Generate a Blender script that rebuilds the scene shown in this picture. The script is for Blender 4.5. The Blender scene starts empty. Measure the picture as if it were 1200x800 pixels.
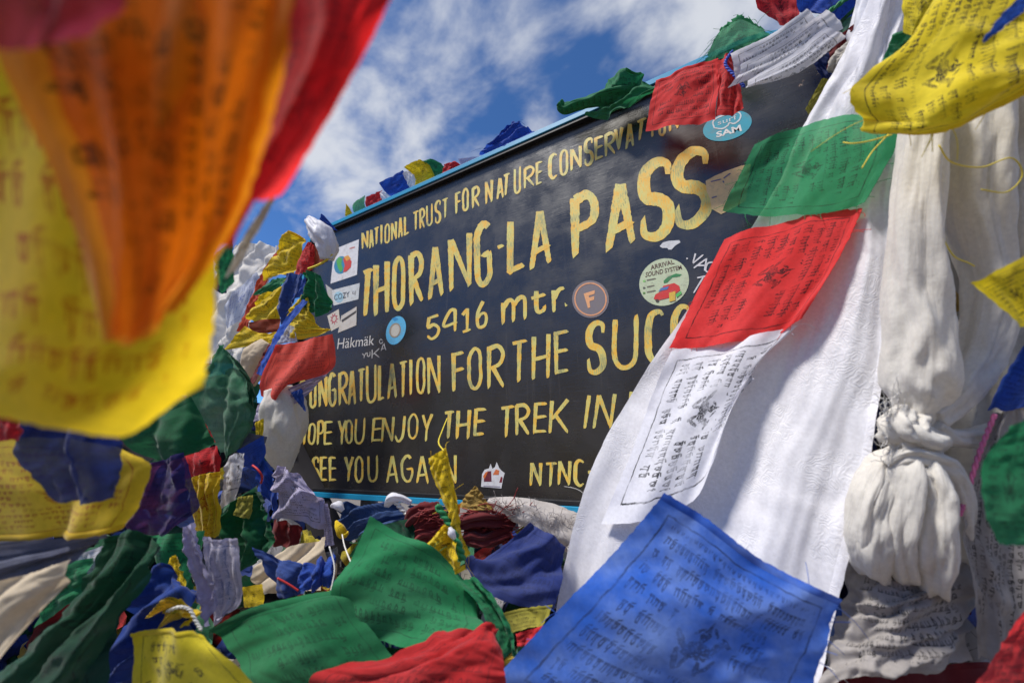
import bpy, bmesh, math, random
import numpy as np
from mathutils import Matrix, Vector, noise as mn
random.seed(7)
S = bpy.context.scene
COL = S.collection

# ------------------------------------------------------------------ camera
FPX = 467.0                      # focal length in pixels of a 1200 px wide frame (14 mm on full frame)
_X = np.array([838, 142, 467.0]); _X /= np.linalg.norm(_X)
_Z = np.array([-31, 1718, -467.0]); _Z -= _X * _Z.dot(_X); _Z /= np.linalg.norm(_Z)
_Y = np.cross(_Z, _X)
ROT = np.array([_X, _Y, _Z])
CAM = np.array([0.0, -1.0, 0.62])
cd = bpy.data.cameras.new('camera'); cam = bpy.data.objects.new('camera', cd); COL.objects.link(cam)
cam.matrix_world = Matrix([[*ROT[i], CAM[i]] for i in range(3)] + [[0, 0, 0, 1]])
cd.sensor_width = 36; cd.lens = FPX / 1200 * 36; cd.clip_start = 0.01; cd.clip_end = 3000
cd.dof.use_dof = True; cd.dof.focus_distance = 1.12; cd.dof.aperture_fstop = 2.7
S.camera = cam
# ------------------------------------------------------------------ sun, sky
SUN_EL = math.radians(61); SUN_AZ = math.radians(214)   # measured clockwise from +Y
sdir = Vector((math.sin(SUN_AZ) * math.cos(SUN_EL), math.cos(SUN_AZ) * math.cos(SUN_EL), math.sin(SUN_EL)))
sl = bpy.data.lights.new('sun', 'SUN'); sl.energy = 3.2; sl.angle = math.radians(9); sl.color = (1, 0.95, 0.88)
so = bpy.data.objects.new('sun', sl); COL.objects.link(so); so.location = (0, 0, 8)
so.rotation_euler = sdir.to_track_quat('Z', 'Y').to_euler()
w = bpy.data.worlds.new('World'); S.world = w; w.use_nodes = True
nt = w.node_tree; nt.nodes.clear()
def wn(t, **k):
    n = nt.nodes.new(t)
    for a, b in k.items(): setattr(n, a, b)
    return n
sky = wn('ShaderNodeTexSky', sky_type='NISHITA', sun_disc=False, sun_elevation=SUN_EL, sun_rotation=SUN_AZ, altitude=5000)
sky.air_density = 1.0; sky.dust_density = 0.6; sky.ozone_density = 1.6
tc = wn('ShaderNodeTexCoord'); sx = wn('ShaderNodeSeparateXYZ'); nt.links.new(tc.outputs['Generated'], sx.inputs[0])
def wm(op, a, b, c=None):
    n = wn('ShaderNodeMath', operation=op)
    for i, v in enumerate((a, b, c)):
        if v is None: continue
        if isinstance(v, (int, float)): n.inputs[i].default_value = v
        else: nt.links.new(v, n.inputs[i])
    return n.outputs[0]
zz = wm('ADD', wm('MAXIMUM', sx.outputs[2], 0.0), 0.22)
cx = wn('ShaderNodeCombineXYZ'); nt.links.new(wm('DIVIDE', sx.outputs[0], zz), cx.inputs[0]); nt.links.new(wm('DIVIDE', sx.outputs[1], zz), cx.inputs[1])
def wnoise(scale, detail, rough, dist, off):
    m = wn('ShaderNodeMapping'); m.inputs['Location'].default_value = off; m.inputs['Rotation'].default_value = (0, 0, 0.5)
    m.inputs['Scale'].default_value = (1.0, 1.25, 1)
    nt.links.new(cx.outputs[0], m.inputs[0])
    n = wn('ShaderNodeTexNoise'); n.inputs['Scale'].default_value = scale; n.inputs['Detail'].default_value = detail
    n.inputs['Roughness'].default_value = rough; n.inputs['Distortion'].default_value = dist
    nt.links.new(m.outputs[0], n.inputs['Vector']); return n.outputs['Fac']
n1 = wnoise(1.1, 5, 0.5, 0.1, (0.35, 0.2, 0)); n2 = wnoise(4.2, 7, 0.55, 0.2, (3.1, 1.7, 0))
cov = wm('SUBTRACT', wm('ADD', wm('MULTIPLY', n1, 0.45), wm('MULTIPLY', n2, 0.62)), wm('MINIMUM', wm('MAXIMUM', wm('SUBTRACT', 0.60, sx.outputs[2]), 0.0), 0.12))
cr = wn('ShaderNodeMapRange', interpolation_type='SMOOTHSTEP'); cr.inputs[1].default_value = 0.455; cr.inputs[2].default_value = 0.66
cr.inputs[3].default_value = 0.0; cr.inputs[4].default_value = 0.88
nt.links.new(cov, cr.inputs[0])
mxc = wn('ShaderNodeMix', data_type='RGBA'); nt.links.new(cr.outputs[0], mxc.inputs[0])
hs = wn('ShaderNodeMix', data_type='RGBA', blend_type='MULTIPLY'); hs.inputs[0].default_value = 1
SKY_TINT = (0.42, 0.67, 0.9, 1); CLOUD = (3.2, 3.3, 3.5, 1)
hs.inputs[7].default_value = SKY_TINT
nt.links.new(sky.outputs[0], hs.inputs[6]); nt.links.new(hs.outputs[2], mxc.inputs[6])
mxc.inputs[7].default_value = CLOUD
bg = wn('ShaderNodeBackground'); bg.inputs['Strength'].default_value = 0.15
wo = wn('ShaderNodeOutputWorld'); nt.links.new(mxc.outputs[2], bg.inputs[0]); nt.links.new(bg.outputs[0], wo.inputs[0])
S.view_settings.view_transform = 'Standard'; S.view_settings.look = 'None'; S.view_settings.exposure = 0.65; S.view_settings.gamma = 1
S.view_settings.use_curve_mapping = False
S.cycles.transparent_max_bounces = 16; S.cycles.max_bounces = 8

# ------------------------------------------------------------------ geometry helpers
def W(x, y, d):                  # point seen at photo pixel (x, y), d metres deep along the view axis
    return CAM + ROT @ np.array([(x - 600) * d / FPX, -(y - 400) * d / FPX, -d])
def BP(x, y, off=0.0):           # point of the sign's face (plane y = -off) seen at pixel (x, y)
    r = ROT @ np.array([x - 600, -(y - 400), -FPX]); t = (-off - CAM[1]) / r[1]
    return CAM + r * t
def tag(o, label=None, cat=None, group=None, kind=None):
    if label: o['label'] = label
    if cat: o['category'] = cat
    if group: o['group'] = group
    if kind: o['kind'] = kind
    return o
WO = {}                          # world origin of every object (things are only moved, never turned)
def mesh_obj(name, verts, faces, mat, parent=None, uvs=None, smooth=True):
    me = bpy.data.meshes.new(name)
    V_ = np.asarray([tuple(map(float, v)) for v in verts]); c = (V_.min(0) + V_.max(0)) / 2
    me.from_pydata((V_ - c).tolist(), [], faces)
    if uvs is not None:
        ul = me.uv_layers.new(name='UVMap')
        li = np.empty(len(me.loops), dtype=np.int32); me.loops.foreach_get('vertex_index', li)
        ul.data.foreach_set('uv', np.asarray(uvs, dtype=np.float32)[li].ravel())
    if smooth: me.polygons.foreach_set('use_smooth', [True] * len(me.polygons))
    me.materials.append(mat)
    o = bpy.data.objects.new(name, me); COL.objects.link(o); WO[o.name] = c
    if parent: o.parent = parent; o.location = c - WO[parent.name]
    else: o.location = c
    return o
def empty(name, loc):
    o = bpy.data.objects.new(name, None); COL.objects.link(o); o.location = loc; o.empty_display_size = 0.05
    WO[o.name] = np.array(loc, float); return o
def catmull(P, t):               # P: (n, k) control points, t in 0..1 array
    P = np.asarray(P, float); n = len(P)
    if n == 2: return P[0] + (P[1] - P[0]) * t[:, None]
    Q = np.vstack([2 * P[0] - P[1], P, 2 * P[-1] - P[-2]])
    s = np.clip(t * (n - 1), 0, n - 1 - 1e-9); i = s.astype(int); f = (s - i)[:, None]
    a, b, c, d = Q[i], Q[i + 1], Q[i + 2], Q[i + 3]
    return 0.5 * (2 * b + (c - a) * f + (2 * a - 5 * b + 4 * c - d) * f ** 2 + (3 * b - a - 3 * c + d) * f ** 3)

def grid_faces(nu, nv):
    return [(j * nu + i, j * nu + i + 1, (j + 1) * nu + i + 1, (j + 1) * nu + i) for j in range(nv - 1) for i in range(nu - 1)]

def cloth_points(rows, nu, nv, folds=(), crumple=0.003, cs=5.0, seed=0, edge=0.0025):
    R_ = [[W(*p) for p in r] for r in rows]
    tu = np.linspace(0, 1, nu); tv = np.linspace(0, 1, nv)
    A = np.array([catmull(r, tu) for r in R_])            # rows x nu x 3
    G = np.array([catmull(A[:, i], tv) for i in range(nu)]).transpose(1, 0, 2)   # nv x nu x 3
    du = np.gradient(G, axis=1); dv = np.gradient(G, axis=0)
    N = np.cross(du, dv); N /= (np.linalg.norm(N, axis=2, keepdims=True) + 1e-12)
    U, V = np.meshgrid(tu, tv)
    L = np.linalg.norm(G[0, -1] - G[0, 0]) + 1e-6; H = np.linalg.norm(G[-1, 0] - G[0, 0]) + 1e-6
    HL = min(4, H / L); th_ = (seed * 2.39) % 3.14; ca, sa = math.cos(th_), math.sin(th_)
    D = np.zeros_like(U); E = np.zeros((nv, nu, 3))
    for j in range(nv):
        for i in range(nu):
            u, v = U[j, i], V[j, i]
            p = Vector((u * cs, v * cs * H / L if H / L < 4 else v * cs * 4, seed * 7.31))
            n0 = mn.noise(p * 0.6 + Vector((3, 1, 0)))
            s = 0.0
            for (fn, fa, ang, *ph) in folds:
                a = math.radians(ang); q = (u - .5) * math.cos(a) + (v - .5) * math.sin(a) + 0.10 * n0
                t = 2 * math.pi * fn * q + (ph[0] if ph else seed)
                s += fa * (math.sin(t) + 0.35 * math.sin(2.3 * t + 1))
            qa = u * ca + v * sa * HL; qb = (-u * sa + v * ca * HL) * .38
            pp = Vector((qa * cs, qb * cs, seed * 3.7)); pp.x += 0.35 * mn.noise(p * .8)
            s += crumple * (0.75 * (1 - 2 * abs(mn.noise(pp * .8))) + 0.32 * (1 - 2 * abs(mn.noise(pp * 1.9 + Vector((9, 4, 2))))) + 0.5 * mn.noise(p * .7) + .05 * mn.noise(p * 3))
            D[j, i] = s
            if edge and (i in (0, nu - 1) or j in (0, nv - 1)):
                E[j, i] = du[j, i] / (np.linalg.norm(du[j, i]) + 1e-9) * edge * mn.noise(Vector((i * .5, j * .5, seed))) + \
                          dv[j, i] / (np.linalg.norm(dv[j, i]) + 1e-9) * edge * mn.noise(Vector((j * .5, i * .5, seed + 5)))
    return G + N * D[..., None] + E, U, V, du, dv

FLAG_N = [0]
def flag(label, mat, rows, folds=(), crumple=0.003, cs=5.0, rot=0, res=(34, 30), name='prayer_flag', cat='prayer flag',
         group='prayer flags tied round the sign', threads=0, edge=0.0015, hem='', uvs=(1, 1), tcol=None):
    FLAG_N[0] += 1; seed = FLAG_N[0]
    nu, nv = res
    if min(p[2] for r in rows for p in r) > .7: crumple *= .7; folds = [(f[0], f[1] * .75, *f[2:]) for f in folds]
    G, U, V, du, dv = cloth_points(rows, nu, nv, folds, crumple, cs, seed, edge)
    uv = [(U, V), (V, 1 - U), (1 - U, 1 - V), (1 - V, U)][rot]
    UV = np.stack([uv[0] * uvs[0], (1 - uv[1]) * uvs[1]], -1).reshape(-1, 2)
    o = mesh_obj(name, G.reshape(-1, 3), grid_faces(nu, nv), mat, uvs=UV)
    if label: tag(o, label, cat, group)
    if not hem and name == 'prayer_flag' and label and nu >= 30 and group != 'prayer flags hanging close to the camera': hem = 't'
    for side in hem:             # folded and stitched hem along one side
        k = 4 if nu >= 50 else 3
        Nn = np.cross(du, dv); Nn /= (np.linalg.norm(Nn, axis=2, keepdims=True) + 1e-12)
        vd = (CAM - G.reshape(-1, 3)).reshape(G.shape); Nn = Nn * np.sign((Nn * vd).sum(2, keepdims=True))
        if side == 'l': Hs, Ns, Us = G[:, :k], Nn[:, :k], UV.reshape(nv, nu, 2)[:, :k]
        elif side == 'r': Hs, Ns, Us = G[:, -k:], Nn[:, -k:], UV.reshape(nv, nu, 2)[:, -k:]
        elif side == 't': Hs, Ns, Us = G[:k].transpose(1, 0, 2), Nn[:k].transpose(1, 0, 2), UV.reshape(nv, nu, 2)[:k].transpose(1, 0, 2)
        else: Hs, Ns, Us = G[-k:].transpose(1, 0, 2), Nn[-k:].transpose(1, 0, 2), UV.reshape(nv, nu, 2)[-k:].transpose(1, 0, 2)
        m_ = Hs.shape[0]; prof = np.array(([.0012, .0016, .0016, .0003] if k == 4 else [.0012, .0016, .0003])[::1 if side in 'lt' else -1])
        Hh = Hs + Ns * prof[None, :, None]
        mesh_obj('hem', Hh.reshape(-1, 3), grid_faces(k, m_), mat, parent=o, uvs=(Us * 0 + .04).reshape(-1, 2))
    if threads:
        rnd = random.Random(seed); vs, fs = [], []
        for k in range(threads):
            side = rnd.choice('lrb' if rnd.random() < .8 else 't')
            if side == 'l': j, i, out = rnd.randrange(nv), 0, -du[rnd.randrange(nv), 0]
            elif side == 'r': j, i, out = rnd.randrange(nv), nu - 1, du[rnd.randrange(nv), nu - 1]
            elif side == 'b': j, i, out = nv - 1, rnd.randrange(nu), dv[nv - 1, rnd.randrange(nu)]
            else: j, i, out = 0, rnd.randrange(nu), -dv[0, rnd.randrange(nu)]
            out = out / (np.linalg.norm(out) + 1e-9)
            ln = rnd.uniform(0.006, 0.03); p = G[j, i] - out * 0.002
            dirv = out + 0.6 * np.array([rnd.uniform(-1, 1) for _ in range(3)]); bend = 0.8 * np.array([rnd.uniform(-1, 1), rnd.uniform(-1, 1), rnd.uniform(-1.2, .3)])
            pts = [p + dirv * ln * s + bend * ln * s * s for s in (0, .25, .5, .75, 1)]
            add_tube(vs, fs, pts, [0.00045] * 5, 4)
        mesh_obj('loose_threads', vs, fs, tcol or mat, parent=o, uvs=np.zeros((len(vs), 2)) + 0.02)['kind'] = 'stuff'
    return o

def frame_at(t):
    a = np.array([0, 0, 1.0]) if abs(t[2]) < .9 else np.array([1.0, 0, 0])
    b = np.cross(t, a); b /= np.linalg.norm(b); c = np.cross(b, t); return b, c
def add_tube(vs, fs, pts, rad, k=8, pleats=0, pamp=0.0, seed=0, flat=1.0, wander=0.0, uvl=None):
    pts = np.asarray(pts, float); n = len(pts); base = len(vs)
    T = np.gradient(pts, axis=0); T /= (np.linalg.norm(T, axis=1, keepdims=True) + 1e-12)
    b, c = frame_at(T[0])
    for i in range(n):
        b = b - T[i] * b.dot(T[i]); b /= np.linalg.norm(b); c = np.cross(T[i], b)
        for j in range(k):
            a = 2 * math.pi * j / k
            r = rad[i]
            if pleats:
                q = 1.5 * mn.noise(Vector((i * 0.10, seed, math.cos(a)))) + wander * i / n
                r = r * (1 + pamp * (math.sin(pleats * a + q * 2 + seed) * 0.6 + 0.9 * mn.noise(Vector((math.cos(a) * 1.6 + seed, math.sin(a) * 1.6, i * 0.09)))
                                     + 0.35 * (1 - 2 * abs(mn.noise(Vector((math.cos(a) * 3.5, math.sin(a) * 3.5 + seed, i * 0.22)))))))
            vs.append(pts[i] + b * math.cos(a) * r + c * math.sin(a) * r * flat)
            if uvl is not None: uvl.append((j / k, i / max(1, n - 1)))
    for i in range(n - 1):
        for j in range(k):
            fs.append((base + i * k + j, base + i * k + (j + 1) % k, base + (i + 1) * k + (j + 1) % k, base + (i + 1) * k + j))
    fs.append(tuple(base + j for j in range(k))[::-1]); fs.append(tuple(base + (n - 1) * k + j for j in range(k)))

def gathered(label, mat, ctrl, n=46, k=56, pleats=7, pamp=0.22, name='scarf', cat='scarf', group=None, flat=0.8, parent=None, wander=2.0, uvscale=1):
    """cloth gathered into a bundle: ctrl = (x, y, d, radius in photo pixels)"""
    FLAG_N[0] += 1
    C = np.array([list(W(x, y, d)) + [r * d / FPX] for x, y, d, r in ctrl])
    Q = catmull(C, np.linspace(0, 1, n)); vs, fs, uv = [], [], []
    add_tube(vs, fs, Q[:, :3], np.maximum(Q[:, 3], 0.0008), k, pleats, pamp, FLAG_N[0], flat, wander, uv)
    o = mesh_obj(name, vs, fs, mat, parent=parent, uvs=np.array(uv) * uvscale)
    if label: tag(o, label, cat, group)
    return o
def cord(label, mat, ctrl, r=0.0012, name='cord', cat='cord', n=60, group=None, twist=0, parent=None, k=6):
    FLAG_N[0] += 1
    P = catmull([W(*c) for c in ctrl], np.linspace(0, 1, n)); vs, fs = [], []
    if twist:
        T = np.gradient(P, axis=0); T /= np.linalg.norm(T, axis=1, keepdims=True)
        for s in range(2):
            q = []
            for i in range(n):
                b, c = frame_at(T[i]); a = i * twist + s * math.pi
                q.append(P[i] + (b * math.cos(a) + c * math.sin(a)) * r * .8)
            add_tube(vs, fs, q, [r] * n, k)
    else: add_tube(vs, fs, P, [r] * n, k)
    o = mesh_obj(name, vs, fs, mat, parent=parent, uvs=np.zeros((len(vs), 2)))
    if label: tag(o, label, cat, group)
    return o

# ------------------------------------------------------------------ materials
class NB:
    def __init__(s, name):
        s.m = bpy.data.materials.new(name); s.m.use_nodes = True; s.t = s.m.node_tree; s.t.nodes.clear()
        s.out = s.t.nodes.new('ShaderNodeOutputMaterial')
    def n(s, t, **k):
        x = s.t.nodes.new(t)
        for a, b in k.items(): setattr(x, a, b)
        return x
    def l(s, a, b): s.t.links.new(a, b)
    def set(s, sock, v):
        if isinstance(v, (int, float, tuple)): sock.default_value = v
        else: s.l(v, sock)
    def M(s, op, a, b=0.0, c=None, clamp=False):
        x = s.n('ShaderNodeMath', operation=op, use_clamp=clamp); s.set(x.inputs[0], a); s.set(x.inputs[1], b)
        if c is not None: s.set(x.inputs[2], c)
        return x.outputs[0]
    def mix(s, f, a, b, bt='MIX'):
        x = s.n('ShaderNodeMix', data_type='RGBA', blend_type=bt); s.set(x.inputs[0], f); s.set(x.inputs[6], a); s.set(x.inputs[7], b); return x.outputs[2]
    def noise(s, vec, scale, detail=3, rough=.5, dist=0):
        x = s.n('ShaderNodeTexNoise'); x.inputs['Scale'].default_value = scale; x.inputs['Detail'].default_value = detail
        x.inputs['Roughness'].default_value = rough; x.inputs['Distortion'].default_value = dist
        if vec is not None: s.l(vec, x.inputs['Vector'])
        return x.outputs['Fac']
    def mapr(s, v, a, b, c=0., d=1., smooth=True):
        x = s.n('ShaderNodeMapRange', interpolation_type='SMOOTHSTEP' if smooth else 'LINEAR'); s.set(x.inputs[0], v)
        for i, q in enumerate((a, b, c, d)): s.set(x.inputs[i + 1], q)
        return x.outputs[0]
    def bump(s, h, strength, dist):
        x = s.n('ShaderNodeBump'); x.inputs['Strength'].default_value = strength; x.inputs['Distance'].default_value = dist; s.l(h, x.inputs['Height']); return x.outputs[0]
    def pbsdf(s, col, rough=.5, spec=.5, normal=None, metal=0, sheen=0, coat=0):
        x = s.n('ShaderNodeBsdfPrincipled'); s.set(x.inputs['Base Color'], col); s.set(x.inputs['Roughness'], rough)
        x.inputs['Specular IOR Level'].default_value = spec; x.inputs['Metallic'].default_value = metal
        x.inputs['Sheen Weight'].default_value = sheen; x.inputs['Coat Weight'].default_value = coat
        if normal is not None: s.l(normal, x.inputs['Normal'])
        return x.outputs[0]

def print_group():
    """block-printed scripture: ruled border, rows of script hanging from a head bar, a picture in the middle"""
    g = bpy.data.node_groups.new('scripture_print', 'ShaderNodeTree')
    for nme, dv in (('Rows', 14.0), ('Cols', 30.0), ('Seed', 0.0), ('Figure', 1.0), ('Border', 1.0)):
        s = g.interface.new_socket(nme, in_out='INPUT', socket_type='NodeSocketFloat'); s.default_value = dv
    g.interface.new_socket('Ink', in_out='OUTPUT', socket_type='NodeSocketFloat')
    b = NB.__new__(NB); b.t = g
    gi = b.n('NodeGroupInput'); go = b.n('NodeGroupOutput')
    uv = b.n('ShaderNodeUVMap'); uv.uv_map = 'UVMap'
    # hand-carved wobble
    wv = b.n('ShaderNodeTexNoise'); wv.inputs['Scale'].default_value = 9; wv.inputs['Detail'].default_value = 3; b.l(uv.outputs[0], wv.inputs['Vector'])
    sub = b.n('ShaderNodeVectorMath', operation='SUBTRACT'); b.l(wv.outputs['Color'], sub.inputs[0]); sub.inputs[1].default_value = (.5, .5, .5)
    sc = b.n('ShaderNodeVectorMath', operation='SCALE'); b.l(sub.outputs[0], sc.inputs[0]); sc.inputs['Scale'].default_value = 0.035
    ad = b.n('ShaderNodeVectorMath', operation='ADD'); b.l(uv.outputs[0], ad.inputs[0]); b.l(sc.outputs[0], ad.inputs[1])
    sp = b.n('ShaderNodeSeparateXYZ'); b.l(ad.outputs[0], sp.inputs[0]); u, v = sp.outputs[0], sp.outputs[1]
    au = b.M('ABSOLUTE', b.M('SUBTRACT', u, .5)); av = b.M('ABSOLUTE', b.M('SUBTRACT', v, .5)); mx = b.M('MAXIMUM', au, av)
    line = b.M('LESS_THAN', b.M('ABSOLUTE', b.M('SUBTRACT', mx, .415)), .0045)
    inside = b.M('LESS_THAN', mx, .385)
    rv = b.M('MULTIPLY', v, gi.outputs['Rows']); row = b.M('FLOOR', rv); r = b.M('FRACT', rv)
    su = b.M('MULTIPLY', u, gi.outputs['Cols']); su = b.M('ADD', su, b.M('MULTIPLY', row, .37)); ce = b.M('FLOOR', su); x = b.M('FRACT', su)
    cv = b.n('ShaderNodeCombineXYZ'); b.l(ce, cv.inputs[0]); b.l(row, cv.inputs[1]); b.l(gi.outputs['Seed'], cv.inputs[2])
    wh = b.n('ShaderNodeTexWhiteNoise', noise_dimensions='3D'); b.l(cv.outputs[0], wh.inputs['Vector'])
    sc3 = b.n('ShaderNodeSeparateColor'); b.l(wh.outputs['Color'], sc3.inputs[0]); A, B, C = sc3.outputs[0], sc3.outputs[1], sc3.outputs[2]
    def AND(*q):
        z = q[0]
        for k in q[1:]: z = b.M('MULTIPLY', z, k)
        return z
    GT = lambda p, q: b.M('GREATER_THAN', p, q)
    LT = lambda p, q: b.M('LESS_THAN', p, q)
    head = AND(LT(b.M('ABSOLUTE', b.M('SUBTRACT', r, .72)), .065), LT(x, .86))
    stem = AND(LT(b.M('ABSOLUTE', b.M('SUBTRACT', x, b.M('MULTIPLY_ADD', B, .25, .5))), .09), LT(r, .74), GT(r, b.M('MULTIPLY_ADD', B, .38, .08)))
    stem2 = AND(LT(b.M('ABSOLUTE', b.M('SUBTRACT', x, .2)), .08), LT(r, .74), GT(r, b.M('MULTIPLY_ADD', C, .4, .25)))
    dx = b.M('SUBTRACT', x, .38); dy = b.M('SUBTRACT', r, b.M('MULTIPLY_ADD', C, .2, .33))
    dd = b.M('SQRT', b.M('ADD', b.M('MULTIPLY', dx, dx), b.M('MULTIPLY', dy, dy)))
    ring = AND(LT(b.M('ABSOLUTE', b.M('SUBTRACT', dd, .17)), .065), GT(C, .35))
    vow = AND(LT(b.M('ABSOLUTE', b.M('SUBTRACT', b.M('SUBTRACT', r, .82), b.M('MULTIPLY', x, .16))), .05), GT(A, .62), LT(b.M('ABSOLUTE', b.M('SUBTRACT', x, .45)), .3))
    gl = b.M('MAXIMUM', b.M('MAXIMUM', head, stem), b.M('MAXIMUM', b.M('MAXIMUM', stem2, ring), vow))
    gap = GT(A, .13)
    cvr = b.n('ShaderNodeCombineXYZ'); b.l(row, cvr.inputs[0]); b.l(gi.outputs['Seed'], cvr.inputs[1]); wr = b.n('ShaderNodeTexWhiteNoise', noise_dimensions='3D'); b.l(cvr.outputs[0], wr.inputs['Vector'])
    rowlen = LT(u, b.M('MULTIPLY_ADD', wr.outputs['Value'], .35, .62))
    # the picture in the middle
    fx = b.M('SUBTRACT', u, .5); fy = b.M('SUBTRACT', v, .5)
    fd = b.M('SQRT', b.M('ADD', b.M('MULTIPLY', fx, fx), b.M('MULTIPLY', fy, fy)))
    def el(cx_, cy_, rx, ry, rot=0.0):
        X_, Y_ = b.M('SUBTRACT', u, cx_), b.M('SUBTRACT', v, cy_); c_, s_ = math.cos(rot), math.sin(rot)
        p = b.M('MULTIPLY', b.M('ADD', b.M('MULTIPLY', X_, c_), b.M('MULTIPLY', Y_, s_)), 1 / rx); q = b.M('MULTIPLY', b.M('SUBTRACT', b.M('MULTIPLY', Y_, c_), b.M('MULTIPLY', X_, s_)), 1 / ry)
        return b.M('ADD', b.M('MULTIPLY', p, p), b.M('MULTIPLY', q, q))
    es = [el(.49, .49, .075, .036), el(.565, .53, .05, .02, 1.0), el(.60, .565, .032, .015, -.4), el(.43, .43, .011, .05, .35), el(.465, .43, .010, .05, -.25), el(.53, .43, .010, .052, .3),
          el(.565, .44, .010, .048, -.5), el(.405, .515, .045, .013, -.7), el(.49, .56, .022, .030), el(.49, .60, .008, .03), el(.455, .57, .03, .008, .9), el(.53, .59, .03, .008, -.9)]
    m_ = es[0]
    for q in es[1:]: m_ = b.M('MINIMUM', m_, q)
    fig = AND(LT(b.M('ADD', m_, b.M('MULTIPLY', b.M('SUBTRACT', b.noise(ad.outputs[0], 60, 2, .5, .8), .5), 1.8)), 1.0), GT(b.noise(ad.outputs[0], 95, 2, .5, .8), .40))
    figclear = b.M('SUBTRACT', 1, b.M('MULTIPLY', LT(b.M('MAXIMUM', b.M('ABSOLUTE', fx), b.M('ABSOLUTE', fy)), .15), gi.outputs['Figure']))
    txt = AND(gl, gap, inside, rowlen, figclear)
    ink = b.M('MAXIMUM', b.M('MAXIMUM', txt, b.M('MULTIPLY', line, gi.outputs['Border'])), b.M('MULTIPLY', fig, gi.outputs['Figure']))
    wear = b.mapr(b.noise(uv.outputs[0], 7, 6, .7), .34, .62, .22, 1)
    b.l(b.M('MULTIPLY', ink, wear), go.inputs[0])
    return g
PG = print_group()

_cache = {}
def cloth_mat(key, col, ink=(0.012, 0.012, 0.016), rows=15, cols=36, figure=1, border=1, inkf=.85, transl=.38, transp=.0, rough=.82, seed=0, fade=.22,
              sheen=.25, fade_col=None, spec=.2, relief=0, dirt=0.0, tcol=None, pleat=0):
    k = key
    if k in _cache: return _cache[k]
    b = NB('cloth_' + key); uv = b.n('ShaderNodeUVMap'); uv.uv_map = 'UVMap'; tc = b.n('ShaderNodeTexCoord'); ob = tc.outputs['Object']
    c4 = (*col, 1)
    fc = fade_col or tuple(min(1, q * 1.25 + .10) for q in col)
    base = b.mix(b.M('MULTIPLY', b.mapr(b.noise(ob, 9, 6, .6), .35, .7), fade), c4, (*fc, 1))
    weave = b.noise(ob, 900, 2, .5)
    th = b.M('MULTIPLY_ADD', b.noise(ob, 160, 3, .6), .36, .82)
    base = b.mix(1.0, base, b.n('ShaderNodeCombineColor').outputs[0], 'MULTIPLY') if False else base
    cc = b.n('ShaderNodeCombineColor'); [b.l(th, cc.inputs[i]) for i in range(3)]
    base = b.mix(1.0, base, cc.outputs[0], 'MULTIPLY')
    if dirt:
        base = b.mix(b.M('MULTIPLY', b.mapr(b.noise(ob, 14, 8, .7), .45, .75), dirt), base, (0.16, 0.13, 0.10, 1))
    if inkf:
        g = b.n('ShaderNodeGroup'); g.node_tree = PG
        for q, v in (('Rows', rows), ('Cols', cols), ('Seed', seed), ('Figure', figure), ('Border', border)): g.inputs[q].default_value = v
        base = b.mix(b.M('MULTIPLY', g.outputs[0], inkf), base, (*ink, 1))
    hgt = b.M('ADD', b.M('MULTIPLY', weave, .35), b.M('MULTIPLY', b.noise(ob, 60, 5, .6), 1.0))
    nrm = b.bump(hgt, .35, .0016)
    if pleat:
        mp = b.n('ShaderNodeMapping'); mp.inputs['Scale'].default_value = (pleat, 1.6, 1); b.l(uv.outputs[0], mp.inputs[0])
        hgt = b.M('ADD', b.M('MULTIPLY', hgt, .25), b.M('ADD', b.noise(mp.outputs[0], 1.6, 6, .62, .5), b.M('MULTIPLY', b.noise(ob, 24, 4, .55, .4), .7)))
        nrm = b.bump(hgt, .5, .0055)
    if relief:
        vo = b.n('ShaderNodeTexVoronoi', feature='SMOOTH_F1'); vo.inputs['Scale'].default_value = 38; vo.inputs['Smoothness'].default_value = .4
        wn_ = b.n('ShaderNodeTexNoise'); wn_.inputs['Scale'].default_value = 20; wn_.inputs['Detail'].default_value = 3; b.l(ob, wn_.inputs['Vector'])
        av = b.n('ShaderNodeVectorMath', operation='MULTIPLY_ADD'); b.l(wn_.outputs['Color'], av.inputs[0]); av.inputs[1].default_value = (.07, .07, .07); b.l(ob, av.inputs[2])
        b.l(av.outputs[0], vo.inputs['Vector'])
        rg = b.M('SINE', b.M('MULTIPLY', vo.outputs['Distance'], 42.0))
        msk = b.mapr(b.noise(ob, 9, 2, .5), .45, .55)
        hgt = b.M('ADD', hgt, b.M('MULTIPLY', b.M('MULTIPLY', rg, msk), relief))
        nrm = b.bump(hgt, .45, .0012)
    p = b.pbsdf(base, rough, spec, nrm, sheen=sheen)
    tr = b.n('ShaderNodeBsdfTranslucent'); b.l(base, tr.inputs[0]); b.l(nrm, tr.inputs['Normal'])
    m1 = b.n('ShaderNodeMixShader'); m1.inputs[0].default_value = transl; b.l(p, m1.inputs[1]); b.l(tr.outputs[0], m1.inputs[2])
    if not transp:
        b.l(m1.outputs[0], b.out.inputs[0]); _cache[k] = b.m; return b.m
    tp = b.n('ShaderNodeBsdfTransparent'); tp.inputs[0].default_value = (*(tcol or tuple(min(1, q ** .6 * 1.05) for q in col)), 1)
    m2 = b.n('ShaderNodeMixShader'); m2.inputs[0].default_value = transp; b.l(m1.outputs[0], m2.inputs[1]); b.l(tp.outputs[0], m2.inputs[2])
    b.l(m2.outputs[0], b.out.inputs[0])
    _cache[k] = b.m; return b.m

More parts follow.
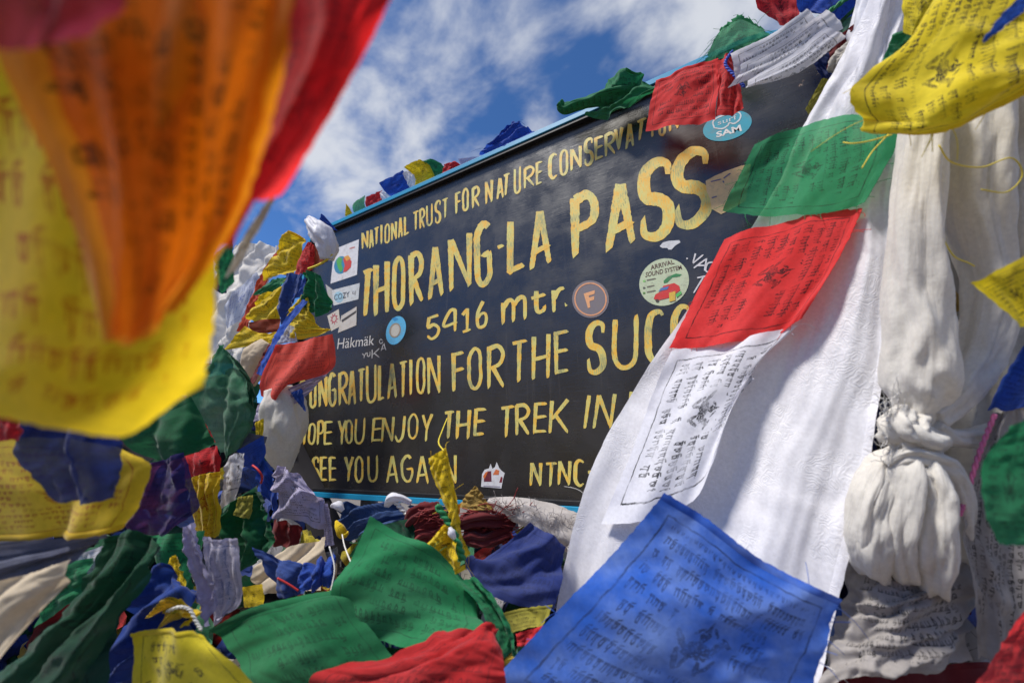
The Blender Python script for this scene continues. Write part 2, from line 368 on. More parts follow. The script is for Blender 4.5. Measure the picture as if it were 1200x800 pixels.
RED = (0.62, 0.022, 0.028); YEL = (0.82, 0.58, 0.012); GRN = (0.012, 0.20, 0.075); BLU = (0.018, 0.075, 0.42); WHT = (0.72, 0.72, 0.78)
NAVY = (0.012, 0.03, 0.16); CREAM = (0.64, 0.53, 0.38); IVORY = (0.80, 0.76, 0.69)
red = cloth_mat('red', RED, inkf=.92, seed=1, rows=15, cols=38); redc = cloth_mat('red_big', (0.70, 0.03, 0.03), rows=12, cols=40, seed=2, inkf=.92)
yel = cloth_mat('yellow', YEL, seed=3); yelb = cloth_mat('yellow_big', (0.80, 0.62, 0.01), rows=13, cols=42, seed=4, inkf=.95)
grn = cloth_mat('green', GRN, seed=5, inkf=.8); grnc = cloth_mat('green_sheer', (0.02, 0.27, 0.11), seed=6, inkf=.85, transp=.22, tcol=(.45, .85, .5))
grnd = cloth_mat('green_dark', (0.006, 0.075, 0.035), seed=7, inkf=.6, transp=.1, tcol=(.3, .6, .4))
blu = cloth_mat('blue', BLU, seed=8, inkf=.6); blub = cloth_mat('blue_big', (0.025, 0.12, 0.56), rows=13, cols=40, seed=9, inkf=.7, fade=.6, fade_col=(.26, .38, .70))
navy = cloth_mat('navy', NAVY, seed=10, inkf=.55, transp=.1)
wht = cloth_mat('white_printed', WHT, seed=11, rows=12, cols=24); whtb = cloth_mat('white_big', (0.76, 0.76, 0.82), rows=9, cols=32, seed=12, inkf=.95, transl=.3)
lav = cloth_mat('lavender_printed', (0.46, 0.42, 0.60), seed=13, rows=22, cols=34, figure=1)
whblue = cloth_mat('white_blue_print', (0.62, 0.66, 0.78), ink=(.02, .08, .42), seed=14, rows=16, cols=26)
silk = cloth_mat('white_silk', (0.84, 0.83, 0.87), inkf=0, rough=.42, transl=.25, relief=.3, spec=.4, fade=.1)
silkp = cloth_mat('white_silk_plain', (0.76, 0.76, 0.82), inkf=0, rough=.5, transl=.3, transp=0.0, spec=.35, fade=.1)
ivory = cloth_mat('ivory_gauze', IVORY, inkf=0, rough=.85, transl=.3, transp=.0, fade=.2, dirt=.08, pleat=9)
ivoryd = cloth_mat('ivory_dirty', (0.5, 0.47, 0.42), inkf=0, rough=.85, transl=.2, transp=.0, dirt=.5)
cream = cloth_mat('cream', CREAM, inkf=0, transl=.3, dirt=.15)
greyp = cloth_mat('grey_printed', (0.42, 0.39, 0.37), rows=14, cols=30, seed=16, figure=0, border=0, dirt=.3, inkf=.9)
orng = cloth_mat('orange', (0.74, 0.27, 0.006), ink=(.0,.01,.0), seed=17, rows=9, cols=12, transl=.66, inkf=1.0, figure=0, border=0, transp=.12, tcol=(1, .55, .2))
yeln = cloth_mat('yellow_near', (0.88, 0.60, 0.006), ink=(.55, .12, .0), seed=18, rows=9, cols=13, transl=.75, inkf=.95, figure=0, border=0)
redn = cloth_mat('red_near', (0.72, 0.02, 0.02), seed=19, rows=9, cols=30, transl=.7, inkf=.6)
purp = cloth_mat('purple', (0.22, 0.02, 0.06), seed=20, inkf=.4, transl=.5, transp=.35, tcol=(.8, .35, .4))
rustn = cloth_mat('rust_near', (0.58, 0.16, 0.006), ink=(.05,.03,.0), seed=50, rows=9, cols=12, transl=.62, inkf=.9, figure=0, border=0, transp=.62, tcol=(1, .62, .22))
yelred = cloth_mat('yellow_red_print', (0.72, 0.50, 0.015), ink=(.38, .03, .01), seed=21, rows=16, cols=30)
tan = cloth_mat('tan_yellow', (0.42, 0.27, 0.06), seed=22, inkf=.7)
olive = cloth_mat('olive_yellow', (0.40, 0.36, 0.05), seed=23, inkf=.8, rows=5, cols=30, figure=0)
brown = cloth_mat('rust_red', (0.30, 0.045, 0.012), seed=24, inkf=.5)
maroon = cloth_mat('maroon', (0.16, 0.012, 0.015), seed=25, inkf=0)
slate = cloth_mat('slate', (0.12, 0.13, 0.20), seed=26, inkf=.3, transp=.1)
wool = cloth_mat('grey_wool', (0.60, 0.56, 0.54), inkf=0, dirt=.35)

def simple(name, col, rough=.6, spec=.4, var=.15, coat=0, scale=40):
    if name in _cache: return _cache[name]
    b = NB(name); tc = b.n('ShaderNodeTexCoord'); f = b.M('MULTIPLY_ADD', b.noise(tc.outputs['Object'], scale, 5, .6), var * 2, 1 - var)
    cc = b.n('ShaderNodeCombineColor'); [b.l(f, cc.inputs[i]) for i in range(3)]
    colr = b.mix(1.0, (*col, 1), cc.outputs[0], 'MULTIPLY')
    if name.startswith('print_'):   # scuffed and scratched print
        geo = b.n('ShaderNodeNewGeometry'); mp = b.n('ShaderNodeMapping'); mp.inputs['Rotation'].default_value = (0, .6, 0); mp.inputs['Scale'].default_value = (1, 1, 6); b.l(geo.outputs['Position'], mp.inputs[0])
        colr = b.mix(b.M('MULTIPLY', b.mapr(b.noise(mp.outputs[0], 75, 5, .7), .56, .66), .55), colr, (.16, .15, .14, 1))
        colr = b.mix(b.M('MULTIPLY', b.mapr(b.noise(geo.outputs['Position'], 38, 6, .7), .45, .75), .4), colr, (.22, .19, .16, 1))
    b.l(b.pbsdf(colr, rough, spec, coat=coat), b.out.inputs[0]); _cache[name] = b.m; return b.m
thr_y = simple('thread_yellow', (.75, .6, .05)); thr_w = simple('thread_white', (.7, .68, .64)); thr_g = simple('thread_green', (.02, .2, .07))
thr_r = simple('thread_red', (.5, .03, .03)); thr_b = simple('thread_blue', (.02, .06, .4))

# ================================================================== THE SIGN
XL, XR, ZT, ZB = -1.655, 0.290, 0.988 + 0.62, -0.137 + 0.62
sign = empty('sign_board', (-0.68, 0, 0))
tag(sign, 'black painted sign board with blue frame and hand painted yellow lettering', 'sign')

def board_mat():
    b = NB('black_board'); tc = b.n('ShaderNodeTexCoord'); ob = tc.outputs['Object']
    mp = b.n('ShaderNodeMapping'); mp.inputs['Scale'].default_value = (1.5, 1, 14); b.l(ob, mp.inputs[0])
    st = b.noise(mp.outputs[0], 16, 6, .6); bl = b.noise(ob, 5, 6, .6); fine = b.noise(ob, 220, 4, .6)
    col = b.mix(b.mapr(bl, .35, .7), (.015, .013, .011, 1), (.028, .025, .022, 1))
    col = b.mix(b.M('MULTIPLY', b.mapr(st, .55, .75), .3), col, (.055, .052, .05, 1))
    # paint flaked to the rusty sheet in a few places near the top right corner
    sp = b.n('ShaderNodeSeparateXYZ'); b.l(ob, sp.inputs[0])
    m = b.M('MULTIPLY', b.mapr(sp.outputs[0], .68, .92), b.mapr(sp.outputs[2], .18, .42))
    fl = b.mapr(b.M('MULTIPLY', b.noise(ob, 16, 8, .75, .3), b.M('MULTIPLY_ADD', m, .30, .72)), .62, .635)
    col = b.mix(fl, col, b.mix(b.noise(ob, 60, 4), (.10, .05, .03, 1), (.42, .27, .17, 1)))
    chips = b.mapr(b.noise(ob, 95, 3, .55), .725, .735)
    col = b.mix(chips, col, (.006, .006, .007, 1))
    dust = b.mapr(b.noise(ob, 130, 5, .7), .69, .78)
    col = b.mix(b.M('MULTIPLY', dust, .5), col, (.12, .115, .105, 1))
    mp2 = b.n('ShaderNodeMapping'); mp2.inputs['Rotation'].default_value = (0, .25, 0); mp2.inputs['Scale'].default_value = (.5, 1, 18); b.l(ob, mp2.inputs[0])
    scr = b.M('MULTIPLY', b.mapr(b.noise(mp2.outputs[0], 22, 3, .6), .70, .73), b.mapr(b.noise(ob, 7, 3), .45, .6))
    col = b.mix(b.M('MULTIPLY', scr, .6), col, (.13, .125, .12, 1))
    drip = b.n('ShaderNodeMapping'); drip.inputs['Scale'].default_value = (16, 1, .6); b.l(ob, drip.inputs[0])
    col = b.mix(b.M('MULTIPLY', b.mapr(b.noise(drip.outputs[0], 4, 5, .6), .58, .75), .28), col, (.10, .085, .07, 1))
    h = b.M('ADD', b.M('MULTIPLY', st, .5), b.M('ADD', b.M('MULTIPLY', fine, .35), b.M('MULTIPLY', fl, -.5)))
    nrm = b.bump(h, .4, .0016)
    rg = b.M('MULTIPLY_ADD', b.mapr(b.noise(ob, 9, 6, .65), .3, .7), .17, .19)
    rg = b.M('MAXIMUM', rg, b.M('MULTIPLY', fl, .8))
    b.l(b.pbsdf(col, rg, .95, nrm), b.out.inputs[0]); return b.m
def rrect(x0, x1, z0, z1, rtl, rtr, rb, n=10):
    P = []
    for cx_, cz_, r, a0 in ((x1 - rtr, z1 - rtr, rtr, 0), (x0 + rtl, z1 - rtl, rtl, 90), (x0 + rb, z0 + rb, rb, 180), (x1 - rb, z0 + rb, rb, 270)):
        for i in range(n + 1):
            a = math.radians(a0 + 90 * i / n); P.append((cx_ + r * math.cos(a), cz_ + r * math.sin(a)))
    return P                      # counter-clockwise from the right side
RR = (XL, XR, ZB, ZT, .07, .17, .03)
out = rrect(*RR)
vs = [(x, 0, z) for x, z in out] + [(x, .018, z) for x, z in out]; n = len(out)
fs = [tuple(range(n))] + [tuple(range(n, 2 * n))[::-1]] + [(i, i + n, (i + 1) % n + n, (i + 1) % n) for i in range(n)]
mesh_obj('panel', vs, fs, board_mat(), sign, smooth=False)
def frame_ring(name, w_in, w_out, y0, y1, mat):
    a = rrect(XL - w_out, XR + w_out, ZB - w_out, ZT + w_out, .07 + w_out, .17 + w_out, .03 + w_out)
    c = rrect(XL + w_in, XR - w_in, ZB + w_in, ZT - w_in, .07 - w_in, .17 - w_in, max(.006, .03 - w_in))
    n = len(a); vs = []
    for y in (y0, y1):
        vs += [(x, y, z) for x, z in a] + [(x, y, z) for x, z in c]
    fs = []
    for i in range(n):
        j = (i + 1) % n
        fs += [(i, n + i, n + j, j), (2 * n + i, 2 * n + j, 3 * n + j, 3 * n + i), (i, j, 2 * n + j, 2 * n + i), (n + i, 3 * n + i, 3 * n + j, n + j)]
    o = mesh_obj(name, vs, fs, mat, sign, smooth=False)
    bv = o.modifiers.new('bevel', 'BEVEL'); bv.width = .0015; bv.segments = 2; bv.limit_method = 'ANGLE'
    return o
bluep = simple('blue_frame_paint', (0.015, 0.27, 0.48), .38, .5, .18, scale=30)
shade_black = simple('frame_shade_black', (0.012, 0.012, 0.014), .5, .4, .3)
frame_ring('frame', .0005, .017, -.020, .026, bluep)
frame_ring('frame_shade_strip', .013, -.001, -.0165, -.0005, shade_black)  # black strip inside the frame, its colour stands in for the frame's shade
steel = simple('grey_post_steel', (.12, .12, .12), .5, .5, .3)
for px_ in (-1.2, -.2):
    vs, fs = [], []; add_tube(vs, fs, [(px_, .05, -.05), (px_, .05, .4), (px_, .05, 1.2)], [.03] * 3, 14); mesh_obj('post', vs, fs, steel, sign)

# ---- brush lettering: every letter is a set of brush strokes laid on the board where it stands
def ell(cx_, cy_, rx, ry, a0, a1, n=14):
    return [(cx_ + rx * math.cos(math.radians(a0 + (a1 - a0) * i / n)), cy_ + ry * math.sin(math.radians(a0 + (a1 - a0) * i / n))) for i in range(n + 1)]
GL = {
 'A': [[(.48, 1), (.06, 0)], [(.50, 1), (.94, .02)], [(.2, .27), (.8, .33)]],
 'C': [ell(.55, .5, .45, .5, 52, 305) ],
 'E': [[(.14, 1), (.12, .0)], [(.12, .97), (.95, .97)], [(.12, .52), (.82, .54)], [(.12, .04), (.95, .05)]],
 'F': [[(.16, 1), (.12, 0)], [(.14, .96), (.98, .98)], [(.14, .52), (.85, .55)]],
 'G': [ell(.52, .5, .42, .5, 55, 360), [(.92, .5), (.5, .47)], ],
 'H': [[(.12, 1), (.1, 0)], [(.88, 1), (.86, 0)], [(.12, .46), (.86, .5)]],
 'I': [[(.5, 1), (.48, 0)]],
 'J': [[(.8, 1), (.78, .3), (.62, .06), (.35, 0), (.08, .2)]],
 'K': [[(.14, 1), (.1, 0)], [(.95, 1), (.2, .42)], [(.34, .55), (.97, 0)]],
 'L': [[(.14, 1), (.12, .1), (.2, .04), (.95, .07)]],
 'N': [[(.1, 1), (.08, 0)], [(.12, .98), (.86, .04)], [(.92, 1), (.9, 0)]],
 'O': [ell(.5, .5, .42, .49, 100, 470)],
 'P': [[(.14, 1), (.12, 0)], [(.12, .96), (.6, .99), (.92, .78), (.75, .52), (.16, .42)]],
 'R': [[(.14, 1), (.1, 0)], [(.12, .96), (.6, .98), (.88, .78), (.7, .56), (.2, .46)], [(.34, .48), (.97, 0)]],
 'S': [[(.92, .78), (.82, .94), (.55, 1), (.25, .93), (.1, .74), (.28, .56), (.62, .48), (.9, .34), (.86, .12), (.55, 0), (.22, .05), (.03, .26)]],
 'T': [[(.04, .95), (.98, .98)], [(.52, .96), (.48, 0)]],
 'U': [[(.1, 1), (.12, .3), (.28, .05), (.55, 0), (.8, .12), (.88, .4), (.92, 1)]],
 'V': [[(.05, 1), (.5, 0)], [(.95, 1), (.52, .02)]],
 'Y': [[(.05, 1), (.45, .45)], [(.97, 1), (.5, .5), (.42, 0)]],
 '-': [[(0, .5), (1, .6)]],
 '.': [[(.1, .5), (.9, .5)]],
 '5': [[(.95, .97), (.25, .93)], [(.25, .98), (.15, .55), (.55, .6), (.88, .4), (.75, .1), (.4, 0), (.04, .14)]],
 '4': [[(.9, .98), (.5, .98), (.08, .36), (.98, .40)], [(.82, 1), (.8, 0)]],
 '1': [[(.1, .75), (.55, .98)], [(.6, 1), (.56, .06)], [(.08, .03), (.98, .07)]],
 '6': [[(.62, 1), (.2, .62), (.1, .3), (.3, .03), (.7, .05), (.92, .3), (.75, .52), (.45, .52), (.2, .36)]],
 'm': [[(.05, .95), (.06, 0)], [(.08, .7), (.3, .98), (.48, .85), (.48, 0)], [(.5, .72), (.72, 1), (.93, .88), (.93, .02)]],
 't': [[(.42, 1), (.4, .25), (.55, 0), (.82, .05), (.98, .22)], [(.02, .7), (.88, .76)]],
 'r': [[(.15, .98), (.17, 0)], [(.2, .6), (.5, .95), (.98, .98)]],
}
VPX, VPY = -238.0, 542.0
def paint_mat():
    b = NB('yellow_lettering'); tc = b.n('ShaderNodeTexCoord'); ob = tc.outputs['Object']
    oi = b.n('ShaderNodeObjectInfo')
    sh = b.n('ShaderNodeVectorMath', operation='ADD'); b.l(ob, sh.inputs[0])
    c3 = b.n('ShaderNodeCombineXYZ'); b.l(b.M('MULTIPLY', oi.outputs['Random'], 20), c3.inputs[0]); b.l(b.M('MULTIPLY', oi.outputs['Random'], 9), c3.inputs[2]); b.l(c3.outputs[0], sh.inputs[1])
    mp = b.n('ShaderNodeMapping'); mp.inputs['Scale'].default_value = (5, 1, .7); b.l(sh.outputs[0], mp.inputs[0])
    st = b.noise(mp.outputs[0], 70, 5, .65); bl = b.noise(sh.outputs[0], 26, 4, .6)
    col = b.mix(b.mapr(b.M('ADD', b.M('MULTIPLY', st, .5), b.M('MULTIPLY', bl, .5)), .40, .56), (.82, .46, .05, 1), (.66, .60, .18, 1))
    col = b.mix(b.mapr(b.M('ADD', b.M('MULTIPLY', st, .45), b.M('MULTIPLY', b.noise(sh.outputs[0], 13, 3, .5), .55)), .50, .66), col, (.30, .30, .14, 1))
    col = b.mix(b.M('MULTIPLY', b.mapr(b.M('ADD', b.M('MULTIPLY', st, .7), b.M('MULTIPLY', b.noise(sh.outputs[0], 18, 3), .3)), .565, .64), .8), col, (.10, .095, .06, 1))
    col = b.mix(b.mapr(b.noise(ob, 240, 3, .6), .66, .72), col, (.05, .05, .04, 1))
    b.l(b.pbsdf(col, .45, .45, b.bump(st, .5, .0008)), b.out.inputs[0]); return b.m
PAINT = paint_mat()
lrnd = random.Random(3)
LAYER = [0]
def ribbon(vs, fs, pts, w, off, taper=.25, belly=0, closed=False, rough=.09, steps=None):
    P = np.array(pts, float)
    # smooth curves with more than two points
    L = np.sum(np.linalg.norm(np.diff(P, axis=0), axis=1)); n = max(5, int(L / 1.6))
    Q = catmull(P, np.linspace(0, 1, n)) if len(P) > 2 else P[0] + (P[1] - P[0]) * np.linspace(0, 1, n)[:, None]
    T = np.gradient(Q, axis=0); T /= (np.linalg.norm(T, axis=1, keepdims=True) + 1e-9); Nn = np.stack([-T[:, 1], T[:, 0]], 1)
    base = len(vs); sd = lrnd.uniform(0, 99); slant = lrnd.uniform(.1, .5) * w
    for i in range(n):
        t = i / (n - 1)
        ww = w * (1 - taper * t) * (1 + rough * 2 * mn.noise(Vector((i * .55, sd, 0))))
        if belly: ww = w * (.28 + .85 * math.sin(math.pi * min(1, max(0, t * .96 + .02))) ** .7) * (1 + rough * mn.noise(Vector((i * .5, sd, 0))))
        elif i == n - 1: ww *= .6
        elif i == 0: ww *= .88
        d = slant if (i == n - 1) else 0
        a = Q[i] + Nn[i] * ww / 2 + T[i] * d; c = Q[i] - Nn[i] * ww / 2
        vs.append(BP(a[0], a[1], off + .00012 * t)); vs.append(BP(c[0], c[1], off + .00012 * t))
    fs += [(base + 2 * i, base + 2 * i + 1, base + 2 * i + 3, base + 2 * i + 2) for i in range(n - 1)]
def letter(ch, x0, x1, y0, y1, w, mat=None, wob=1.0, name='letter', slant=0.0, belly=None, parent=None, label=None):
    """bounding box in photo pixels; the box is skewed along the board's vanishing line"""
    xc = (x0 + x1) / 2; wd = x1 - x0
    st = (y0 - VPY) / (xc - VPX); sb = (y1 - VPY) / (xc - VPX)
    if ch in 'OCGSU6': fy = .5
    else: fy = 1.0
    TR = np.array([x1, y0 + (0 if st < 0 else st * wd) * fy]); TL = np.array([x0, TR[1] - st * wd])
    BL = np.array([x0, y1]); BR = np.array([x1, BL[1] + sb * wd])
    if fy == .5: TL[1] += st * wd * .5 ; TR[1] += st * wd * .5; BL[1] -= sb * wd * .5; BR[1] -= sb * wd * .5
    TL[0] += slant; TR[0] += slant
    vs, fs = [], []
    for k, s in enumerate(GL[ch]):
        LAYER[0] = (LAYER[0] + 1) % 7
        m = w / 2 / max(6, wd)
        pts = []
        for (u, v) in s:
            u = min(max(u, m), 1 - m) + .02 * wob * lrnd.uniform(-1, 1); v = min(max(v, .0), 1) + .012 * wob * lrnd.uniform(-1, 1)
            pts.append(BL * (1 - u) * (1 - v) + BR * u * (1 - v) + TL * (1 - u) * v + TR * u * v)
        horiz = abs(s[0][0] - s[-1][0]) > 3 * abs(s[0][1] - s[-1][1])
        bel = (ch in 'SC') if belly is None else belly
        ribbon(vs, fs, pts, w * (.78 if horiz else 1), .0006 + .00018 * k + .00002 * LAYER[0], taper=(.1 if horiz else .3), belly=bel and len(s) > 6)
    o = mesh_obj(name, vs, fs, mat or PAINT, parent or sign, smooth=False)
    if label: o['label'] = label
    return o
TEXT = []
def line(w, items):
    w *= 1.12
    for it in items: letter(it[0], it[1], it[2], it[3], it[4], it[6] if len(it) > 6 else w, slant=it[5] if len(it) > 5 else 0)
line(2.5, [('N',423.5,432,270,292),('A',432,438.5,268,291),('T',437.5,445,265,287),('I',445,449,263,286),('O',450,457.5,263,285),('N',458,465.5,259,282),('A',466,472.5,254,279),('L',473,480,252,276),
 ('T',483,491.5,246,270),('R',491,498.5,243,268),('U',499,507.5,240,264),('S',509,517,236,261),('T',517.5,526,231,256)])
line(3.1, [('F',533,541,224,250),('O',541,550,221,247),('R',552.5,563,217,244),('N',568,578,210,239),('A',581,591,207,234),('T',588,597.5,202,230,1),('U',601.5,611,197,226),('R',613.5,627,193,221),('E',627.5,636,188,217)])
line(3.6, [('C',642.5,654,181,209),('O',655,666.5,176,205),('N',668,682,170,200),('S',684,695.5,163,193),('E',696,708,158,188),('R',708,722,153,184),('V',719,731,148,177),('A',732,744,143,175),('T',743,757,137,166,2),('I',762,767,135,161),('O',771,781,130,159),('N',783,796,126,154)])
line(6.2, [('T',420,436,313,371,3),('H',437,457,305,369),('O',458.5,476,302,362),('R',478.5,497.5,293,356),('A',500,521,286,350),('N',525,553,272,340)])
line(7.5, [('G',555,578,262,334),('-',580.5,592,284,294,0,5.5),('L',594,617,253,320),('A',619,648,242,315)])
line(10.5, [('P',668,702,222,300),('A',708,747,209,292)])
line(12.5, [('S',747,789,191,277),('S',787,834,179,262)])
line(3.8, [('5',499,516,368,398),('4',518,537,362,391),('1',540,553,360,390),('6',557,572,353,384)])
line(5.0, [('m',587,617.5,347,379),('t',620,641,338,368),('r',646,664,336,366),('.',659,666,352,362,0,6)])
line(3.6, [('C',350,360,446,479),('O',362,371.5,444,478),('N',372.5,384,441,476),('G',384,395,438,475),('R',396,408.5,435,474),('A',407,418,434,474),('T',418,429,431,470),('U',428.5,442,428,471),('L',442.5,451.5,427,469),('A',453,466,425,467),('T',466.5,478.5,422,464),('I',478.5,484.5,421,462),('O',487,499,419,461),('N',500.5,516.5,416,461)])
line(5.0, [('F',529,545.5,411,458),('O',547,566,408,456),('R',570.5,592,403,454),('T',598,619,397,447),('H',622.5,645.5,391,444),('E',649,668,386,438)])
line(7.0, [('S',686,710,379,436),('U',716.5,749.5,372,430),('C',755.5,781,365,424),('C',786,812,359,416)])
line(3.0, [('H',347,358,497,520,2),('O',360,370,496,520,1),('P',370.5,380,493,520,1),('E',378.5,390,493,521,1),('Y',395.5,407,492,520),('O',404,414,492,519),('U',414,427,490,519,2),('E',434.5,448,489,517,2),('N',446,461,488,517,2),('J',461,475,487,517,2),('O',477,490,485,514,1),('Y',493,507,485,516,1)])
line(4.3, [('T',518,533,481,513,1),('H',533,551,480,513,2),('E',554,569,478,510,2),('T',584,603,475,511,1),('R',603,622,473,509),('E',623.5,641,471,507,2),('K',642,667,468,507,1),('I',681,690,463,502,5),('N',694,718,461,501,5),('N',733,757,457,495,5)])
line(3.2, [('S',365,374.5,536,564),('E',374.5,384.5,535,563),('E',385,395,535,563),('Y',403,415.5,535,563),('O',415,426.5,535,565),('U',430,443.5,534,564),('A',452,467.5,534,565),('G',469,485,534,564),('A',487,503,534,565),('I',508,515,533,564),('N',519,535.5,533,565)])
line(3.8, [('N',620,635,542,568,1),('T',637,653,542,568,1),('N',653,669,540,567,1),('C',672,686,539,569),('-',686.5,697,550,556,0,5)])

# ---- stickers and other flat things stuck to the board (parts of the sign)
def flat(name, col, pts, off, parent, thick=.0004, rough=.45, label=None, mat=None):
    m = mat or simple('%s_%02x%02x%02x' % ('print', *[int(c * 255) for c in col]), col, rough, .5, .08, scale=120)
    P = [BP(x, y, off) for x, y in pts]; Q = [BP(x, y, off - thick) for x, y in pts]; n = len(P)
    fs = [tuple(range(n)), tuple(range(n, 2 * n))[::-1]] + [(i, i + n, (i + 1) % n + n, (i + 1) % n) for i in range(n)]
    o = mesh_obj(name, P + Q, fs, m, parent, smooth=False)
    if label: o['label'] = label
    return o
def disc(cx_, cy_, rx, ry, rot=0, n=36):
    a = math.radians(rot); P = []
    for i in range(n):
        t = 2 * math.pi * i / n; x, y = rx * math.cos(t), ry * math.sin(t)
        P.append((cx_ + x * math.cos(a) - y * math.sin(a), cy_ + x * math.sin(a) + y * math.cos(a)))
    return P
def stroke(name, col, lines, w, off, parent, taper=0.1):
    vs, fs = [], []
    for k, p in enumerate(lines): ribbon(vs, fs, p, w, off + .00006 * k, taper=taper, rough=.1)
    return mesh_obj(name, vs, fs, simple('%s_%02x%02x%02x' % ('print', *[int(c * 255) for c in col]), col, .45, .5, .08, scale=120), parent, smooth=False)
def words(name, txt, col, quad, off, parent, bold=0.0):
    """quad: BL, BR, TR, TL photo pixels on the board"""
    cu = bpy.data.curves.new('t', 'FONT'); cu.body = txt; cu.offset = bold; cu.resolution_u = 3
    ob = bpy.data.objects.new('t', cu); COL.objects.link(ob)
    me = bpy.data.meshes.new_from_object(ob); v = np.array([x.co[:] for x in me.vertices]); fs = [tuple(p.vertices) for p in me.polygons]
    bpy.data.objects.remove(ob); bpy.data.curves.remove(cu); bpy.data.meshes.remove(me)
    mn_, mx_ = v.min(0), v.max(0); q = [np.array(p, float) for p in quad]; out = []
    for p in v:
        a = (p[0] - mn_[0]) / (mx_[0] - mn_[0]); c = (p[1] - mn_[1]) / (mx_[1] - mn_[1])
        z = q[0] * (1 - a) * (1 - c) + q[1] * a * (1 - c) + q[2] * a * c + q[3] * (1 - a) * c
        out.append(BP(z[0], z[1], off))
    return mesh_obj(name, out, fs, simple('%s_%02x%02x%02x' % ('print', *[int(c * 255) for c in col]), col, .45, .5, .08, scale=120), parent, smooth=False)
B1, B2, B3, B4 = .0010, .0014, .0018, .0022
WH = (.72, .72, .74)
s = flat('sticker', WH, [(387.3, 332.4), (418.3, 322), (420.6, 280.4), (391.6, 292)], B1, sign, label='white square sticker with a green and red globe')
flat('globe', (.03, .25, .42), disc(399.5, 310.5, 7.8, 10.5, 15), B2, s); flat('land', (.08, .42, .07), [(397, 301), (401, 303), (400, 309), (402, 315), (399, 319), (396, 314), (394, 306)], B3, s)
flat('land', (.65, .05, .02), [(402, 303), (407, 301), (412, 306), (411, 313), (406, 318), (402, 319), (404, 311)], B3, s); flat('land', (.8, .35, .03), [(403, 301), (408, 299), (411, 303), (406, 306)], B4, s)
stroke('print', (.6, .15, .1), [[(409.5, 291.3), (416, 289.4)]], 1.3, B2, s)
s = flat('sticker', (.62, .66, .68), [(391, 358), (420, 350.5), (421.6, 331.6), (389, 340)], B1, sign, label='white strip sticker with a pale blue disc and black letters')
flat('print', (.35, .58, .72), disc(397, 348, 5.5, 6.5), B2, s); words('print', 'COZY', (.05, .06, .08), [(391.5, 352), (409.5, 347.5), (409.5, 341.2), (391.5, 345.5)], B3, s)
stroke('print', (.2, .2, .22), [[(414, 341), (413, 344), (416.5, 343.2)], [(416.3, 340.5), (416, 346)]], .8, B2, s)
flat('sticker', (.48, .47, .45), [(381.5, 333), (389.5, 339), (391, 356.5), (384.5, 348)], B1 - .0003, sign, label='torn grey corner of an older sticker')
s = flat('sticker', (.62, .58, .52), [(383.5, 370), (397, 362), (399, 382), (388, 388)], B1, sign, label='cream sticker with a red flower symbol')
stroke('print', (.5, .02, .06), [disc(391.5, 373.5, 2.6, 4.0, 10, 12) + [disc(391.5, 373.5, 2.6, 4.0, 10, 12)[0]]] + [[(391.5 + 3.3 * math.cos(a), 373.5 + 4.8 * math.sin(a)), (391.5 + 4.4 * math.cos(a), 373.5 + 6.3 * math.sin(a))] for a in np.linspace(0, 5.6, 9)], 1.0, B2, s)
s = flat('sticker', (.60, .57, .53), [(396, 390), (417.6, 381), (418, 359), (400, 370)], B2, sign, label='half torn cream sticker with a dark diagonal streak')
flat('print', (.06, .05, .04), [(400, 375), (417.5, 363.5), (417, 366.5), (401, 377.5)], B3, s)
words('painted_name', 'Häkmäk', (.6, .6, .6), [(395, 409), (438, 404), (439, 392.5), (396.5, 396.5)], B1, sign)
for ch, a, c_, y0, y1 in (('Y', 424, 430, 413, 420), ('U', 430, 434, 412.5, 417.5), ('K', 435, 445, 408, 420), ('A', 446, 453, 402.5, 411)):
    letter(ch, a, c_, y0, y1, 1.1, mat=simple('print_7f7f7f', (.5, .5, .5)), name='scribbled_letter')
stroke('scribbled_letter', (.5, .5, .5), [disc(446.5, 400, 2, 2.6, 0, 10), [(450, 402), (452, 410)]], .9, B1, sign)
s = flat('sticker', (.10, .42, .68), disc(464, 387, 11, 17.2, 18), B1, sign, label='light blue oval sticker with a tan centre')
flat('print', (.30, .24, .17), disc(463, 387, 6.6, 8.8, 15), B2, s); flat('print', (.50, .48, .42), disc(463.2, 387.2, 5.0, 7.2, 15), B3, s)
flat('print', (.03, .25, .55), [(459, 373), (464, 371.5), (467, 374), (462, 376)], B2, s)
s = flat('sticker', (.19, .165, .18), disc(692, 350.5, 21.5, 22, -20), B1, sign, label='round smoky sticker with an orange ring and letter F')
dd_ = disc(692, 350.5, 18.2, 18.8, -20); stroke('ring', (.72, .33, .16), [dd_ + [dd_[0]]], 1.7, B2, s, taper=0)
words('letter', 'F', (.78, .38, .17), [(689, 361), (695.5, 358.8), (697, 340), (684, 344)], B2, s, bold=.045)
s = flat('sticker', (.52, .60, .40), disc(778.3, 330.5, 30, 27, -32), B1, sign, label='round cream sticker with a red van, a palm and ARRIVAL SOUND SYSTEM')
words('print', 'ARRIVAL', (.10, .05, .03), [(762.5, 316.5), (790.5, 309), (789, 304), (762, 311)], B2, s, bold=.02)
words('print', 'SOUND SYSTEM', (.10, .05, .03), [(756, 325), (799.5, 315.5), (798, 310.5), (757, 319)], B2, s, bold=.015)
flat('palm_tree', (.03, .22, .07), [(777.5, 329), (783, 324), (792, 320.5), (799, 321.5), (796, 324), (788, 325), (782, 331), (778, 332)], B2, s)
flat('van', (.62, .035, .03), [(766, 350), (768, 345), (775, 341), (777, 335), (790, 331.5), (796, 335), (797, 340), (793, 343), (783, 349), (771, 352)], B3, s)
flat('window', (.08, .18, .42), [(771.5, 341.5), (774.5, 337.3), (784, 335.3), (782, 339)], B4, s)
